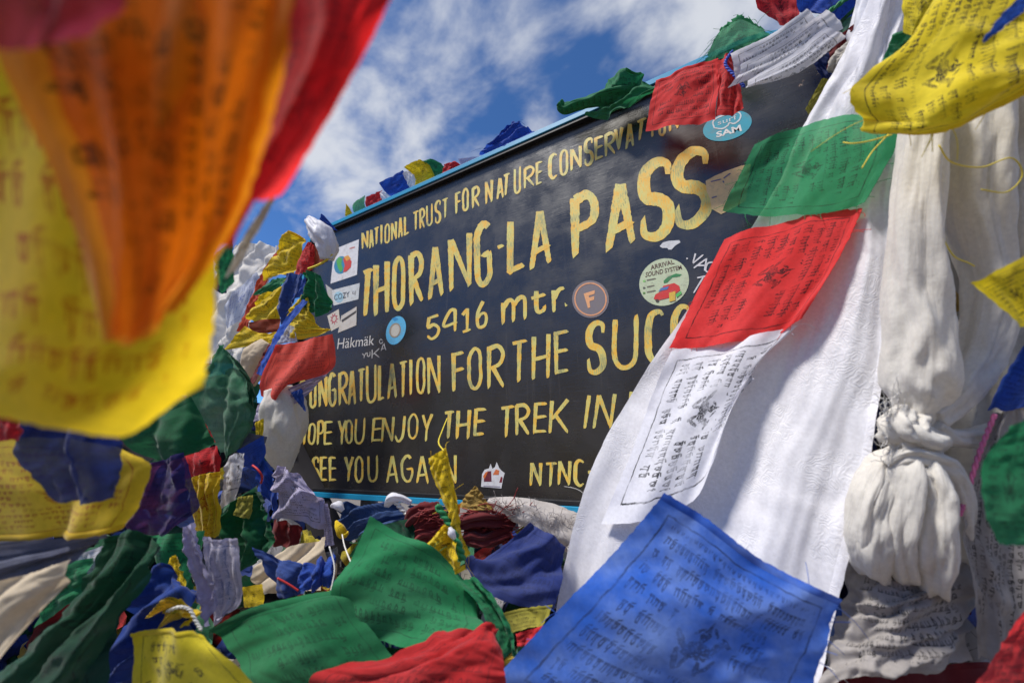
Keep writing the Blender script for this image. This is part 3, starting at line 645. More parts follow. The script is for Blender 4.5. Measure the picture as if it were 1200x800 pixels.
flat('box', (.68, .45, .06), [(784, 343), (791.5, 341), (791.5, 352), (784.5, 353.5)], B4, s); flat('bush', (.08, .5, .1), [(792, 345), (798, 341), (799, 344), (793, 348.5)], B4, s)
for y, w_, c_ in ((328, 6, (.25, .6, .15)), (336, 5, (.1, .1, .08)), (342, 6, (.1, .25, .05))):
    stroke('print', c_, [[(753.5, y + 1.5), (756, y + 1)]], 2.4, B2, s); stroke('print', (.15, .14, .1), [[(758, y + .4), (758 + w_ * 1.7, y - 1.7)]], 1.6, B2, s)
flat('wheel', (.05, .03, .03), disc(770, 352, 2, 1.6), B4 + .0002, s)
sp_ = [(773, 288.5), (777, 284), (784, 282.2), (796, 281.5), (797.5, 284), (791, 288), (787, 292.5), (783.5, 292.5), (782, 290.5), (776, 290.5)]
flat('paint_smear', (.62, .64, .66), sp_, B1, sign, label='small white smear of paint')
stroke('handwriting', (.66, .66, .68), [[(815, 297), (812, 308)], [(812, 308.5), (824, 298.5)], [(813, 314), (828, 303)], [(828, 303), (825.5, 317)], [(816.5, 311), (827, 311)], [(835, 307), (829, 309), (827, 317), (832, 319), (834, 315)],
        [(804.3, 303), (806, 302.8)], [(817, 325.5), (829, 323)], [(824, 325), (813, 343)]], 1.9, B1, sign)
s = flat('sticker', (.03, .36, .50), disc(852.4, 147.6, 29.5, 16.5, -17), B1, sign, label='blue oval sticker with white goggles and the word SAM')
stroke('goggles', (.62, .72, .76), [[(837, 150), (835.5, 143), (841, 138), (852, 134), (864, 131.5), (868, 135), (866, 141), (860, 145), (855, 144), (852.5, 147.5), (846, 151), (837, 150)]], 1.7, B2, s, taper=0)
words('print', 'surf', (.6, .7, .74), [(841, 147), (864, 139.5), (863, 134), (841, 141.5)], B2, s)
words('print', 'SAM', (.75, .8, .82), [(839.5, 161.5), (869.5, 153.5), (867.5, 146), (839, 155)], B2, s, bold=.03)
s = flat('torn_poster', (.80, .56, .26), [(827, 212), (838, 206), (852, 200), (868, 194.5), (880, 192), (874, 235), (858, 245), (845, 251), (834, 245), (832, 233), (828, 224)], B1, sign, label='torn yellowish paper stuck beside the last letter')
stroke('print', (.12, .12, .22), [[(833, 213), (845, 210)], [(848, 209), (856, 203)], [(847, 212), (848.5, 214)], [(834, 232), (840, 230)]], 1.6, B2, s)
s = flat('sticker', (.66, .66, .68), [(563.7, 570), (565, 555), (568, 550), (573, 548.5), (575, 543), (577, 549), (580, 547), (582, 541), (585, 548), (588, 551.5), (591.5, 554), (589.5, 561), (587.5, 572)], B1, sign, label='white sticker with maroon houses and a temple outline')
flat('print', (.13, .015, .03), [(567, 564), (567, 557), (571, 552), (575.5, 551.5), (576, 564)], B2, s); flat('print', (.6, .14, .03), [(566, 558), (569, 553), (572, 552), (568, 561)], B3, s)
flat('print', (.62, .16, .05), [(577.5, 556), (581, 549.5), (585, 551), (584.5, 556)], B2, s); flat('print', (.2, .02, .03), [(585, 565), (587, 558), (589, 559), (588, 565)], B2, s)
stroke('print', (.35, .33, .4), [[(566.5, 569), (586, 570)]], 1.3, B2, s)

# ================================================================== GROUND
def ground_mat():
    b = NB('scree'); tc = b.n('ShaderNodeTexCoord'); ob = tc.outputs['Object']
    v = b.n('ShaderNodeTexVoronoi'); v.inputs['Scale'].default_value = 9; b.l(ob, v.inputs['Vector'])
    col = b.mix(b.noise(ob, 1.5, 8, .7), (.10, .085, .07, 1), (.26, .23, .2, 1)); sc = b.n('ShaderNodeSeparateColor'); b.l(v.outputs['Color'], sc.inputs[0])
    col = b.mix(b.M('MULTIPLY', sc.outputs[0], .5), col, (.2, .18, .17, 1))
    b.l(b.pbsdf(col, .9, .2, b.bump(b.M('ADD', v.outputs['Distance'], b.noise(ob, 30, 6, .6)), .8, .03)), b.out.inputs[0]); return b.m
vs, fs = [], []; xs = np.sinh(np.linspace(-7, 7, 71)) / math.sinh(7) * 1500
for j, y in enumerate(xs):
    for i, x in enumerate(xs):
        r = math.hypot(x, y); vs.append((x - .5, y - .3, -.02 + (.03 * mn.noise(Vector((x * 1.3, y * 1.3, 0))) if r < 8 else min(260, (r - 8) * .20) * (mn.noise(Vector((x * .006, y * .006, 2))) * .7 + .3 + .9 * max(0, -y / (r + 1))))))  # unseen hills added behind the camera, high enough to darken the board's reflections
fs = grid_faces(71, 71)
tag(mesh_obj('ground', vs, fs, ground_mat()), kind='structure')

# ================================================================== HEAP behind the flags one can tell apart
def heap_mat():
    b = NB('old_flags'); tc = b.n('ShaderNodeTexCoord'); ob = tc.outputs['Object']; ge = b.n('ShaderNodeNewGeometry')
    r = b.n('ShaderNodeValToRGB'); r.color_ramp.interpolation = 'CONSTANT'; e = r.color_ramp.elements
    cols = [(0, (.012, .10, .045)), (.13, (.03, .07, .30)), (.27, (.015, .03, .15)), (.38, (.40, .025, .025)), (.48, (.52, .42, .03)), (.58, (.36, .35, .36)), (.66, (.2, .02, .02)),
            (.72, (.02, .15, .06)), (.82, (.02, .05, .25)), (.91, (.42, .38, .32)), (.96, (.5, .35, .03))]
    e[0].position = 0; e[0].color = (*cols[0][1], 1); e[1].position = cols[1][0]; e[1].color = (*cols[1][1], 1)
    for p, c in cols[2:]:
        q = e.new(p); q.color = (*c, 1)
    b.l(ge.outputs['Random Per Island'], r.inputs[0])
    g = b.n('ShaderNodeGroup'); g.node_tree = PG; g.inputs['Rows'].default_value = 13; g.inputs['Cols'].default_value = 26
    col = b.mix(b.M('MULTIPLY', g.outputs[0], .7), r.outputs[0], (.01, .01, .012, 1))
    col = b.mix(b.M('MULTIPLY', b.mapr(b.noise(ob, 14, 6, .7), .4, .75), .4), col, (.12, .10, .085, 1))
    p = b.pbsdf(col, .85, .2, b.bump(b.noise(ob, 60, 5, .6), .4, .003), sheen=.2); tr = b.n('ShaderNodeBsdfTranslucent'); b.l(col, tr.inputs[0])
    m = b.n('ShaderNodeMixShader'); m.inputs[0].default_value = .2; b.l(p, m.inputs[1]); b.l(tr.outputs[0], m.inputs[2]); b.l(m.outputs[0], b.out.inputs[0]); return b.m
def heap_depth(x, y):            # where the old flags lie, behind everything one can tell apart
    P = [(0, 1.75, 1.0), (250, 1.78, .95), (340, 1.55, .95), (400, 1.5, .95), (700, 1.12, .86), (900, .95, .78), (1040, .88, .74), (1200, .84, .7)]
    for a, c in zip(P, P[1:]):
        if a[0] <= x <= c[0] or c is P[-1]:
            t = (x - a[0]) / (c[0] - a[0]); hi = a[1] + (c[1] - a[1]) * t; lo = a[2] + (c[2] - a[2]) * t; break
    s = min(1.2, max(0, (y - 420) / 380)); return hi + (lo - hi) * s
hr = random.Random(21); vs, fs, uv = [], [], []
def scrap(x, y, d, sz, flatten=.5):
    c = W(x, y, d); q = Matrix.Rotation(hr.uniform(0, 6.28), 3, 'Z') @ Matrix.Rotation(hr.uniform(-1.1, 1.1), 3, 'X') @ Matrix.Rotation(hr.uniform(0, 6.28), 3, 'Y')
    n = 10; base = len(vs); sd = hr.uniform(0, 100); ar = hr.uniform(.7, 1.2)
    for j in range(n):
        for i in range(n):
            u, v = i / (n - 1) - .5, j / (n - 1) - .5
            z = .35 * sz * mn.noise(Vector((u * 2.2, v * 2.2, sd))) + .10 * sz * (1 - 2 * abs(mn.noise(Vector((u * 6, v * 3, sd + 4)))))
            pt = q @ Vector((u * sz * ar + .12 * sz * mn.noise(Vector((v * 3, u * 2, sd + 9))), v * sz * (1 + .5 * u * hr.uniform(-.1, .1)), z))
            vs.append(c + np.array(pt)); uv.append((u + .5, v + .5))
    fs.extend((base + j * n + i, base + j * n + i + 1, base + (j + 1) * n + i + 1, base + (j + 1) * n + i) for j in range(n - 1) for i in range(n - 1))
for k in range(680):
    x = hr.uniform(-120, 1320)
    top = 385 if x < 262 else (400 if x < 322 else 612 if x < 380 else (612 if x < 960 else (612 - (x - 960) * 2.2 if x < 1060 else 380)))
    y = hr.uniform(top + 20, 900); d = heap_depth(x, y) + hr.uniform(-.03, .14)
    scrap(x, y, d, hr.uniform(.10, .20) * (1 if y > top + 60 else .7))
for k in range(90):              # right flank, between the scarves
    x = hr.uniform(1045, 1300); y = hr.uniform(120, 480); scrap(x, y, .84 + hr.uniform(0, .12), hr.uniform(.1, .18))
tag(mesh_obj('tangled_old_flags', vs, fs, heap_mat(), uvs=uv), 'tangled mass of faded old prayer flags heaped under and around the sign', 'flag heap', kind='stuff')
# the stones and cloth core they lie on
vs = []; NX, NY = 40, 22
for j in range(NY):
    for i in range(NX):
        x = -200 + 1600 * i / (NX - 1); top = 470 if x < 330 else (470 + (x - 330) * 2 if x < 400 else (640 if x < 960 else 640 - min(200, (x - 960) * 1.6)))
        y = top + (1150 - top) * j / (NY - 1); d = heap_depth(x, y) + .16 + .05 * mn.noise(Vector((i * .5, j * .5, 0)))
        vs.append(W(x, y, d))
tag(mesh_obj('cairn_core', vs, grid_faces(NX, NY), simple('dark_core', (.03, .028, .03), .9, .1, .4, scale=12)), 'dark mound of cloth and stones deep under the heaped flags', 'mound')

# ================================================================== FLAGS AND SCARVES: (x, y in photo pixels, depth in metres)
def quad(tl, tr, br, bl, bend=0):
    """rows of a flag from four corners (x, y, d), with the middle pushed by bend metres"""
    tl, tr, br, bl = [np.array(q, float) for q in (tl, tr, br, bl)]; R_ = []
    for v in (0, .5, 1):
        r = []
        for u in (0, .5, 1):
            p = tl * (1 - u) * (1 - v) + tr * u * (1 - v) + br * u * v + bl * (1 - u) * v
            p[2] += bend * math.sin(math.pi * u) * math.sin(math.pi * max(v, .15)) if bend else 0
            r.append(tuple(p))
        R_.append(r)
    return R_
SM = (18, 16)
TOPG = 'prayer flags along the top edge of the sign'; LG = 'prayer flags left of the sign'; BG = 'prayer flags piled below the sign'; RG = 'prayer flags on the right'; NG = 'prayer flags hanging close to the camera'

# ---- the big white silk scarf and the string of flags on it
flag('long white silk scarf with woven relief hanging diagonally across the right of the sign', silk, [
    [(1042, -60, .70), (1055, -60, .655), (1068, -60, .65), (1085, -60, .67)],
    [(992, 52, .76), (1016, 47, .70), (1040, 45, .675), (1062, 40, .67)],
    [(945, 140, .80), (985, 132, .735), (1025, 132, .68), (1056, 130, .66)],
    [(895, 245, .84), (950, 238, .76), (1000, 234, .69), (1052, 230, .645)],
    [(795, 378, .87), (880, 380, .78), (965, 385, .69), (1040, 390, .625)],
    [(706, 520, .84), (820, 535, .75), (925, 540, .67), (1019, 540, .605)],
    [(655, 690, .78), (770, 700, .70), (880, 700, .63), (986, 690, .585)],
    [(640, 850, .74), (750, 850, .66), (860, 850, .60), (950, 850, .56)]],
    folds=[(2.4, .0055, 8), (5.2, .002, 4)], crumple=.006, cs=5, res=(80, 150), hem='r', name='scarf', cat='scarf', group='white and ivory scarves', threads=26, edge=.0015, tcol=thr_w)
flag('folded white silk scarf end hanging behind the top of the long white scarf', silkp, [
    [(1005, -40, .80), (1040, -50, .76), (1075, -50, .74)], [(993, 40, .80), (1015, 30, .745), (1040, 20, .72)], [(990, 95, .80), (1020, 90, .75), (1050, 85, .72)], [(985, 150, .83), (1010, 150, .79), (1045, 150, .76)]],
    folds=[(2.5, .008, 0)], res=(30, 30), name='scarf', cat='scarf', group='white and ivory scarves')
KR = [(52, 992, 1062, .76, .67), (140, 945, 1056, .80, .66), (245, 895, 1052, .84, .645), (378, 795, 1040, .87, .625), (520, 706, 1019, .84, .605), (690, 655, 986, .78, .585), (850, 640, 950, .74, .56)]
def KD(x, y, lift=.014):         # depth of the long scarf at a pixel: flags on it lie against it
    for a, c in zip(KR, KR[1:]):
        if y <= c[0] or c is KR[-1]:
            t = (y - a[0]) / (c[0] - a[0]); xl, xr, dl, dr = [p + (q - p) * t for p, q in zip(a[1:], c[1:])]; break
    u = max(-.3, min(1.15, (x - xl) / (xr - xl))); bulge = -.012 * math.sin(math.pi * max(0, min(1, u)))
    return dl + (dr - dl) * u + bulge - lift
def hug(rows, lift=.014): return [[(p[0], p[1], KD(p[0], p[1], lift)) for p in r] for r in rows]
flag('sheer green prayer flag draped over the upper part of the long white scarf', grnc, hug([
    [(884, 169, .79), (918, 155, .735), (950, 143, .69), (985, 135, .64), (1046, 136, .575)],
    [(866, 208, .79), (905, 200, .735), (945, 197, .685), (985, 190, .635), (1050, 163, .57)],
    [(846, 247, .79), (890, 252, .735), (935, 252, .68), (975, 248, .63), (1012, 236, .585)]], .030),
    folds=[(1.6, .004, 20)], crumple=.004, res=(56, 40), rot=1, hem='r', group=RG, threads=26)
flag('bright red prayer flag draped over the long white scarf below the green one', redc, hug([
    [(848, 279, .77), (890, 266, .715), (935, 254, .67), (975, 246, .625), (1009, 242, .592)],
    [(816, 344, .77), (860, 333, .715), (905, 322, .67), (950, 311, .625), (984, 300, .590)],
    [(785, 409, .77), (822, 405, .715), (860, 401, .67), (905, 393, .625), (940, 373, .592)]], .024),
    folds=[(1.8, .004, 10)], crumple=.005, cs=3.5, res=(60, 44), rot=1, hem='r', group=RG, threads=14)
flag('large white printed prayer flag over the scarf under the red flag', whtb, hug([
    [(788, 412, .755), (825, 403, .71), (865, 397, .665), (900, 390, .62), (934, 380, .585)],
    [(762, 466, .755), (800, 458, .70), (838, 452, .65), (868, 448, .605), (893, 420, .60)],
    [(738, 530, .75), (776, 525, .69), (812, 515, .645), (842, 500, .60), (862, 470, .605)],
    [(703, 614, .745), (745, 612, .69), (785, 600, .64), (818, 580, .595), (838, 540, .60)]], .020),
    folds=[(1.5, .006, 25)], crumple=.004, cs=3, res=(50, 60), rot=1, hem='r', group=RG, threads=8)
flag('large blue prayer flag hanging by its corner over the bottom of the long white scarf', blub, [
    [(779, 577, .565), (830, 608, .54), (885, 650, .525), (935, 678, .515), (987, 702, .50)],
    [(740, 625, .56), (800, 665, .53), (860, 705, .51), (915, 735, .50), (972, 752, .49)],
    [(690, 678, .56), (755, 725, .52), (820, 762, .50), (885, 790, .49), (962, 810, .48)],
    [(630, 740, .56), (700, 785, .52), (780, 825, .49), (860, 860, .48), (950, 880, .47)],
    [(570, 805, .56), (650, 850, .52), (740, 900, .49), (830, 930, .48), (930, 950, .47)]],
    folds=[(1.4, .008, 50), (3.3, .0022, 38)], crumple=.006, cs=4, res=(80, 80), rot=0, hem='t', group=RG, threads=26, edge=.0015)
flag('small piece of blue prayer flag showing behind the right edge of the white scarf', blub, quad((970, 690, .63), (1004, 722, .62), (985, 760, .62), (950, 740, .63)), crumple=.004, res=SM, group=RG)
# ---- top right
flag('big yellow prayer flag with black script filling the top right corner', yelb, [
    [(1108, -50, .52), (1140, -60, .49), (1190, -60, .46), (1260, -60, .43)],
    [(1062, 48, .525), (1105, 25, .49), (1160, 10, .46), (1260, -5, .43)],
    [(998, 103, .53), (1070, 88, .50), (1140, 68, .46), (1260, 40, .43)],
    [(1008, 140, .53), (1075, 140, .49), (1140, 118, .455), (1260, 65, .425)],
    [(1012, 153, .535), (1080, 156, .50), (1145, 142, .465), (1260, 90, .44)]],
    folds=[(1.6, .006, 60), (3, .0025, 100)], crumple=.005, cs=3.5, res=(64, 56), rot=1, hem='b', group=RG, threads=22, tcol=thr_y)
flag('small yellow prayer flag hanging behind the top of the big yellow one', yelb, [[(1058, -30, .60), (1085, -30, .58), (1115, -30, .57)], [(1056, 10, .60), (1080, 8, .58), (1110, 0, .57)], [(1058, 38, .60), (1072, 42, .59), (1092, 25, .58)]], crumple=.006, res=SM, group=RG)
flag('dark green prayer flag tucked between the white scarf and the big yellow flag', grn, quad((1048, 38, .61), (1090, 20, .60), (1075, 62, .60), (1034, 75, .61)), crumple=.006, res=SM, group=RG)
flag('narrow blue strip of cloth flying over the big yellow flag', blu, [[(1215, -20, .38), (1222, -10, .38)], [(1178, 15, .395), (1195, 18, .395)], [(1152, 48, .41), (1155, 50, .41)]], crumple=.003, res=(8, 24), group=RG)
flag('bright yellow prayer flag corner with a ruled line on the right edge', yelb, [[(1137, 333, .45), (1170, 318, .43), (1230, 285, .42)], [(1165, 358, .45), (1190, 345, .43), (1240, 330, .42)], [(1195, 385, .45), (1220, 380, .43), (1260, 375, .42)]], crumple=.004, res=(26, 20), group=RG)
flag('blue prayer flag hanging low on the right edge behind the scarves', blu, [[(1205, 400, .50), (1230, 400, .49), (1260, 400, .48)], [(1180, 440, .52), (1215, 440, .51), (1255, 440, .50)], [(1157, 483, .55), (1195, 480, .53), (1250, 478, .5)]], folds=[(2, .005, 0)], res=(26, 20), group=RG)
flag('dark blue prayer flag in the gap between white silk and ivory gauze', navy, [[(1040, 285, .76), (1062, 280, .75)], [(1034, 330, .77), (1058, 330, .75)], [(1028, 395, .77), (1055, 395, .76)]], res=SM, group=RG)
flag('dark blue crumpled prayer flag beside the knot of the ivory scarf', navy, [[(1018, 470, .74), (1050, 470, .73)], [(1014, 510, .74), (1045, 510, .73)], [(1010, 545, .75), (1042, 545, .73)]], res=SM, group=RG, crumple=.01)
# ---- ivory gauze scarf, gathered and knotted
IV = 'white and ivory scarves'
gathered('ivory gauze scarf hanging in a long loose fold left of centre above the knot', ivory, [(1090, 120, .60, 24), (1082, 175, .60, 25), (1074, 260, .59, 27), (1072, 340, .59, 33), (1078, 400, .58, 36), (1076, 450, .58, 38), (1072, 485, .58, 22), (1070, 515, .58, 15)], pleats=5, pamp=.16, group=IV, n=70, k=72)
gathered('ivory gauze scarf hanging in a broad fold to the right of its twin', ivory, [(1150, 100, .61, 32), (1146, 170, .60, 34), (1142, 240, .60, 33), (1158, 310, .60, 28), (1162, 360, .59, 28), (1145, 420, .59, 26), (1120, 462, .58, 22), (1088, 492, .57, 17)], pleats=5, pamp=.16, group=IV, n=70, k=72)
gathered('ivory gauze scarf tail hanging down the right edge of the picture', ivory, [(1200, 60, .60, 30), (1205, 140, .60, 30), (1212, 200, .60, 26), (1206, 250, .60, 20), (1200, 300, .61, 14)], pleats=5, pamp=.15, group=IV)
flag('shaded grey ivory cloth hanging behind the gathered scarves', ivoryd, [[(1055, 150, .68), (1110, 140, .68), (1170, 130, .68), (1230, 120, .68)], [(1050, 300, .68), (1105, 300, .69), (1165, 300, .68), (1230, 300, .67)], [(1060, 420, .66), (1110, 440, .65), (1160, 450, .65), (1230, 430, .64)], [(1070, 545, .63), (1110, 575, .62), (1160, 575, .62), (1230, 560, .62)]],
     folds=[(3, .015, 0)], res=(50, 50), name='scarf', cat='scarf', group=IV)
knot = gathered('knot of the ivory scarf with frayed white ends', ivory, [(1048, 515, .57, 16), (1058, 508, .56, 21), (1072, 514, .555, 22), (1088, 520, .56, 16), (1098, 528, .57, 8)], pleats=4, pamp=.35, name='scarf_knot', cat='scarf knot', n=30, flat=1.0)
gathered(None, ivory, [(1088, 500, .565, 11), (1110, 512, .57, 12), (1135, 513, .58, 12), (1160, 505, .59, 10), (1180, 498, .60, 7)], pleats=4, pamp=.25, name='tail', parent=knot)
gathered(None, ivory, [(1058, 480, .565, 10), (1050, 495, .555, 14), (1060, 508, .55, 15), (1075, 500, .552, 12), (1080, 488, .56, 8)], pleats=4, pamp=.3, name='loop', parent=knot)
fr = random.Random(5); vs, fs = [], []
for k in range(70):
    x, y = fr.uniform(1035, 1062), fr.uniform(462, 540); a = fr.uniform(1.6, 4.6); L = fr.uniform(10, 28)
    pts = [W(x, y, .56)]
    for q in range(7):
        a += fr.uniform(-.9, .9); x += math.cos(a) * L / 7; y += math.sin(a) * L / 7; pts.append(W(x, y, .56 - .002 * q))
    add_tube(vs, fs, pts, [.0005] * 8, 4)
o = mesh_obj('frayed_threads', vs, fs, thr_w, parent=knot); o['kind'] = 'stuff'
bul = empty('scarf_end', W(1060, 600, .57)); tag(bul, 'bulging ivory scarf end hanging in loose folds under the knot', 'scarf', IV)
for c, fl, pl in (([(1056, 528, .58, 12), (1030, 548, .575, 16), (1012, 585, .57, 16), (1007, 625, .572, 16), (1009, 652, .58, 15), (1012, 664, .59, 12)], .7, 4),
          ([(1058, 528, .57, 12), (1040, 556, .565, 15), (1026, 600, .565, 18), (1022, 640, .565, 19), (1028, 664, .58, 16), (1034, 668, .61, 10)], .75, 3),
          ([(1064, 530, .56, 13), (1058, 556, .55, 20), (1052, 600, .55, 20), (1048, 640, .555, 19), (1054, 668, .575, 17), (1058, 668, .61, 10)], .6, 4),
          ([(1078, 530, .565, 16), (1090, 560, .55, 30), (1092, 600, .545, 36), (1090, 640, .55, 33), (1090, 672, .57, 28), (1092, 672, .62, 18)], .5, 4),
          ([(1040, 545, .56, 8), (1062, 533, .55, 13), (1090, 538, .545, 15), (1114, 556, .55, 14), (1126, 588, .555, 12), (1122, 625, .57, 12), (1116, 660, .60, 12)], .7, 4),
          ([(1072, 548, .54, 8), (1086, 566, .535, 13), (1088, 600, .535, 13), (1080, 640, .54, 12), (1078, 668, .56, 9)], .55, 3)):
    gathered(None, ivory, c, pleats=pl, pamp=.24, name='fold', parent=bul, n=50, k=64, wander=2.5, flat=fl)
flag('crumpled grey white prayer flag with bold black script below the ivory scarf', greyp, [
    [(990, 645, .63), (1022, 655, .60), (1060, 668, .58), (1100, 660, .58), (1138, 620, .59)],
    [(984, 690, .615), (1018, 700, .58), (1062, 700, .55), (1105, 690, .55), (1146, 668, .57)],
    [(976, 735, .595), (1012, 740, .565), (1060, 748, .54), (1105, 745, .54), (1146, 722, .56)],
    [(955, 800, .56), (1010, 792, .54), (1060, 796, .53), (1105, 792, .53), (1140, 775, .55)]],
    folds=[(5.5, .004, 78), (3, .004, 30)], crumple=.012, cs=6, res=(80, 74), group=RG, rot=2, uvs=(1, 1))
flag('white prayer flag with black script and pink piping hanging on the right', greyp, [
    [(1166, 485, .55), (1185, 470, .54), (1215, 470, .53)], [(1142, 545, .55), (1170, 550, .54), (1215, 550, .53)], [(1128, 610, .55), (1165, 630, .54), (1215, 640, .53)],
    [(1140, 690, .54), (1170, 700, .53), (1215, 700, .52)], [(1145, 770, .54), (1175, 780, .53), (1215, 790, .52)]], folds=[(2, .005, 0)], crumple=.005, res=(30, 56), rot=1, group=RG)
cord('pink and white piping along the edge of the right hand white flag', simple('piping_pink', (.6, .15, .3)), [(1166, 485, .545), (1148, 530, .545), (1133, 580, .545), (1124, 604, .545)], r=.0018, name='piping', cat='piping', twist=.9)
flag('green prayer flag hanging blurred over the right edge', grn, [[(1185, 500, .36), (1230, 480, .35)], [(1152, 545, .37), (1220, 540, .35)], [(1155, 600, .37), (1220, 600, .35)], [(1172, 640, .37), (1225, 640, .35)]], crumple=.0025, res=(24, 30), group=RG)
flag('red prayer flag in the bottom right corner', red, [[(1200, 715, .42), (1240, 690, .41)], [(1170, 765, .42), (1240, 750, .41)], [(1140, 815, .42), (1240, 830, .41)]], crumple=.003, res=(24, 24), group=RG)
flag('dark red cloth lying along the bottom edge under the grey flag', maroon, quad((960, 780, .60), (1160, 775, .60), (1160, 830, .56), (950, 840, .56)), crumple=.01, res=(30, 16), group=RG)
flag('brown sheer cloth hanging behind the green flag on the right', tan, quad((1110, 330, .66), (1150, 360, .66), (1135, 450, .66), (1108, 440, .66)), crumple=.008, res=SM, group=RG)

# ---- along the top edge of the sign
flag('small yellow prayer flag, first and smallest on the top edge at the left', yel, [[(405, 238, 1.80), (409, 243, 1.80)], [(404, 250, 1.80), (413, 250, 1.80)], [(405, 259, 1.80), (416, 254, 1.80)]], crumple=.01, res=SM, group=TOPG)
flag('small light green prayer flag second from the left on the top edge', grnc, [[(414, 237, 1.76), (427, 228, 1.76)], [(413, 246, 1.76), (427, 240, 1.76)], [(419, 254, 1.76), (433, 247, 1.76)]], crumple=.012, res=SM, group=TOPG)
flag('small red prayer flag third from the left on the top edge', red, [[(428, 231, 1.72), (447, 222, 1.70)], [(428, 240, 1.72), (447, 232, 1.70)], [(433, 248, 1.72), (449, 240, 1.70)]], crumple=.012, res=SM, group=TOPG)
flag('small blank white prayer flag between the red and the blue one on the top edge', silkp, [[(445, 224, 1.70), (460, 226, 1.67)], [(446, 232, 1.70), (463, 232, 1.67)], [(448, 241, 1.70), (466, 233, 1.67)]], crumple=.01, res=SM, group=TOPG)
flag('blue prayer flag on the top edge beside the yellow one', blu, [[(443, 214, 1.66), (458, 207, 1.64), (471, 199, 1.62)], [(452, 226, 1.66), (466, 217, 1.64), (478, 209, 1.62)], [(464, 234, 1.66), (474, 227, 1.64), (484, 221, 1.62)]], crumple=.012, res=SM, group=TOPG)
flag('pale crescent of white cloth between the blue and yellow flags on the top edge', silkp, [[(471, 203, 1.62), (481, 196, 1.61)], [(476, 213, 1.62), (487, 206, 1.60)], [(482, 224, 1.62), (490, 218, 1.60)]], crumple=.008, res=SM, group=TOPG)
flag('yellow prayer flag with a printed figure on the top edge', yel, [[(472, 196, 1.60), (482, 190, 1.58), (492, 186, 1.57)], [(484, 206, 1.60), (494, 200, 1.58), (503, 195, 1.56)], [(486, 222, 1.60), (499, 216, 1.58), (509, 209, 1.56)]], crumple=.012, res=SM, group=TOPG)
flag('dark green prayer flag behind the yellow one on the top edge', grn, [[(494, 189, 1.57), (504, 186, 1.55)], [(503, 198, 1.57), (517, 192, 1.54)], [(508, 213, 1.57), (523, 203, 1.54)]], crumple=.012, res=SM, group=TOPG)
flag('light red prayer flag between green and white on the top edge', red, [[(519, 192, 1.52), (532, 188, 1.50)], [(518, 201, 1.52), (540, 193, 1.49)], [(514, 211, 1.52), (544, 197, 1.48)]], crumple=.012, res=SM, group=TOPG)
flag('white prayer flag with purple script on the top edge beside the big blue one', lav, [[(536, 186, 1.48), (552, 184, 1.46), (570, 183, 1.43)], [(540, 193, 1.48), (556, 190, 1.46), (574, 184, 1.43)], [(545, 198, 1.48), (560, 191, 1.46), (578, 184, 1.43)]], crumple=.008, res=SM, group=TOPG)
flag('big creased blue prayer flag standing up on the top edge near its middle', blu, [[(582, 160, 1.40), (593, 149, 1.38), (601, 141, 1.36), (604, 142, 1.36)], [(570, 170, 1.40), (590, 160, 1.38), (607, 151, 1.35), (620, 149, 1.34)], [(560, 181, 1.42), (580, 178, 1.39), (603, 168, 1.35), (629, 157, 1.33)]], folds=[(3, .008, 70)], crumple=.012, res=(34, 24), group=TOPG, threads=8)
flag('emerald green prayer flag crumpled over the top edge left of the red one', grn, [
    [(710, 92, 1.14), (722, 83, 1.12), (735, 80, 1.10), (748, 90, 1.08)], [(708, 110, 1.15), (722, 108, 1.12), (737, 103, 1.10), (756, 97, 1.08)], [(700, 125, 1.16), (716, 125, 1.13), (735, 116, 1.10), (770, 100, 1.05)], [(684, 134, 1.18), (702, 136, 1.15), (726, 121, 1.11), (768, 106, 1.05)]],
    folds=[(2, .012, 60)], crumple=.014, res=(40, 34), group=TOPG)
gathered('green twisted tail of a prayer flag pointing left above the top edge', grn, [(655, 121, 1.20, 5), (662, 127, 1.20, 5.5), (680, 122, 1.18, 6), (700, 116, 1.16, 7), (720, 112, 1.14, 8), (745, 106, 1.12, 7)], pleats=3, pamp=.3, name='prayer_flag', cat='prayer flag', group=TOPG)
flag('red prayer flag hanging over the top edge above the word nature conservation', redc, [
    [(768, 92, 1.03), (800, 80, .99), (840, 66, .93)], [(762, 118, 1.02), (800, 104, .98), (842, 92, .92)], [(756, 152, 1.01), (798, 147, .97), (838, 140, .92)]], folds=[(1.3, .006, 10)], crumple=.008, res=(44, 34), hem='t', group=TOPG, rot=2)
flag('darker red prayer flag folded right beside the big red one on the top edge', redc, [[(836, 70, .93), (853, 64, .91), (862, 75, .90)], [(840, 100, .92), (856, 96, .90), (868, 102, .89)], [(838, 136, .92), (856, 134, .90), (871, 128, .89)]], folds=[(1.5, .008, 20)], crumple=.008, res=(24, 30), group=TOPG)
wb = empty('prayer_flag', W(910, 60, .85)); tag(wb, 'pleated white prayer flag with dark script pinned over the top right of the sign', 'prayer flag', TOPG)
for q in ([[(856, 62, .86), (900, 42, .84), (946, 10, .81)], [(860, 78, .855), (905, 55, .835), (958, 22, .81)], [(862, 92, .86), (908, 66, .84), (966, 30, .81)]],
          [[(868, 76, .85), (915, 50, .83), (968, 12, .80)], [(866, 86, .845), (918, 62, .825), (980, 18, .80)], [(853, 103, .85), (912, 78, .83), (988, 34, .80)]],
          [[(876, 94, .84), (930, 62, .82), (968, 30, .80)], [(876, 100, .83), (932, 74, .81), (984, 36, .79)], [(874, 104, .84), (935, 86, .82), (992, 44, .80)]]):
    f_ = flag(None, wht, q, folds=[(1.2, .003, 90)], crumple=.004, res=(44, 16), name='pleat', rot=2, uvs=(1, .45))
    f_.parent = wb; f_.location = WO[f_.name] - WO[wb.name]
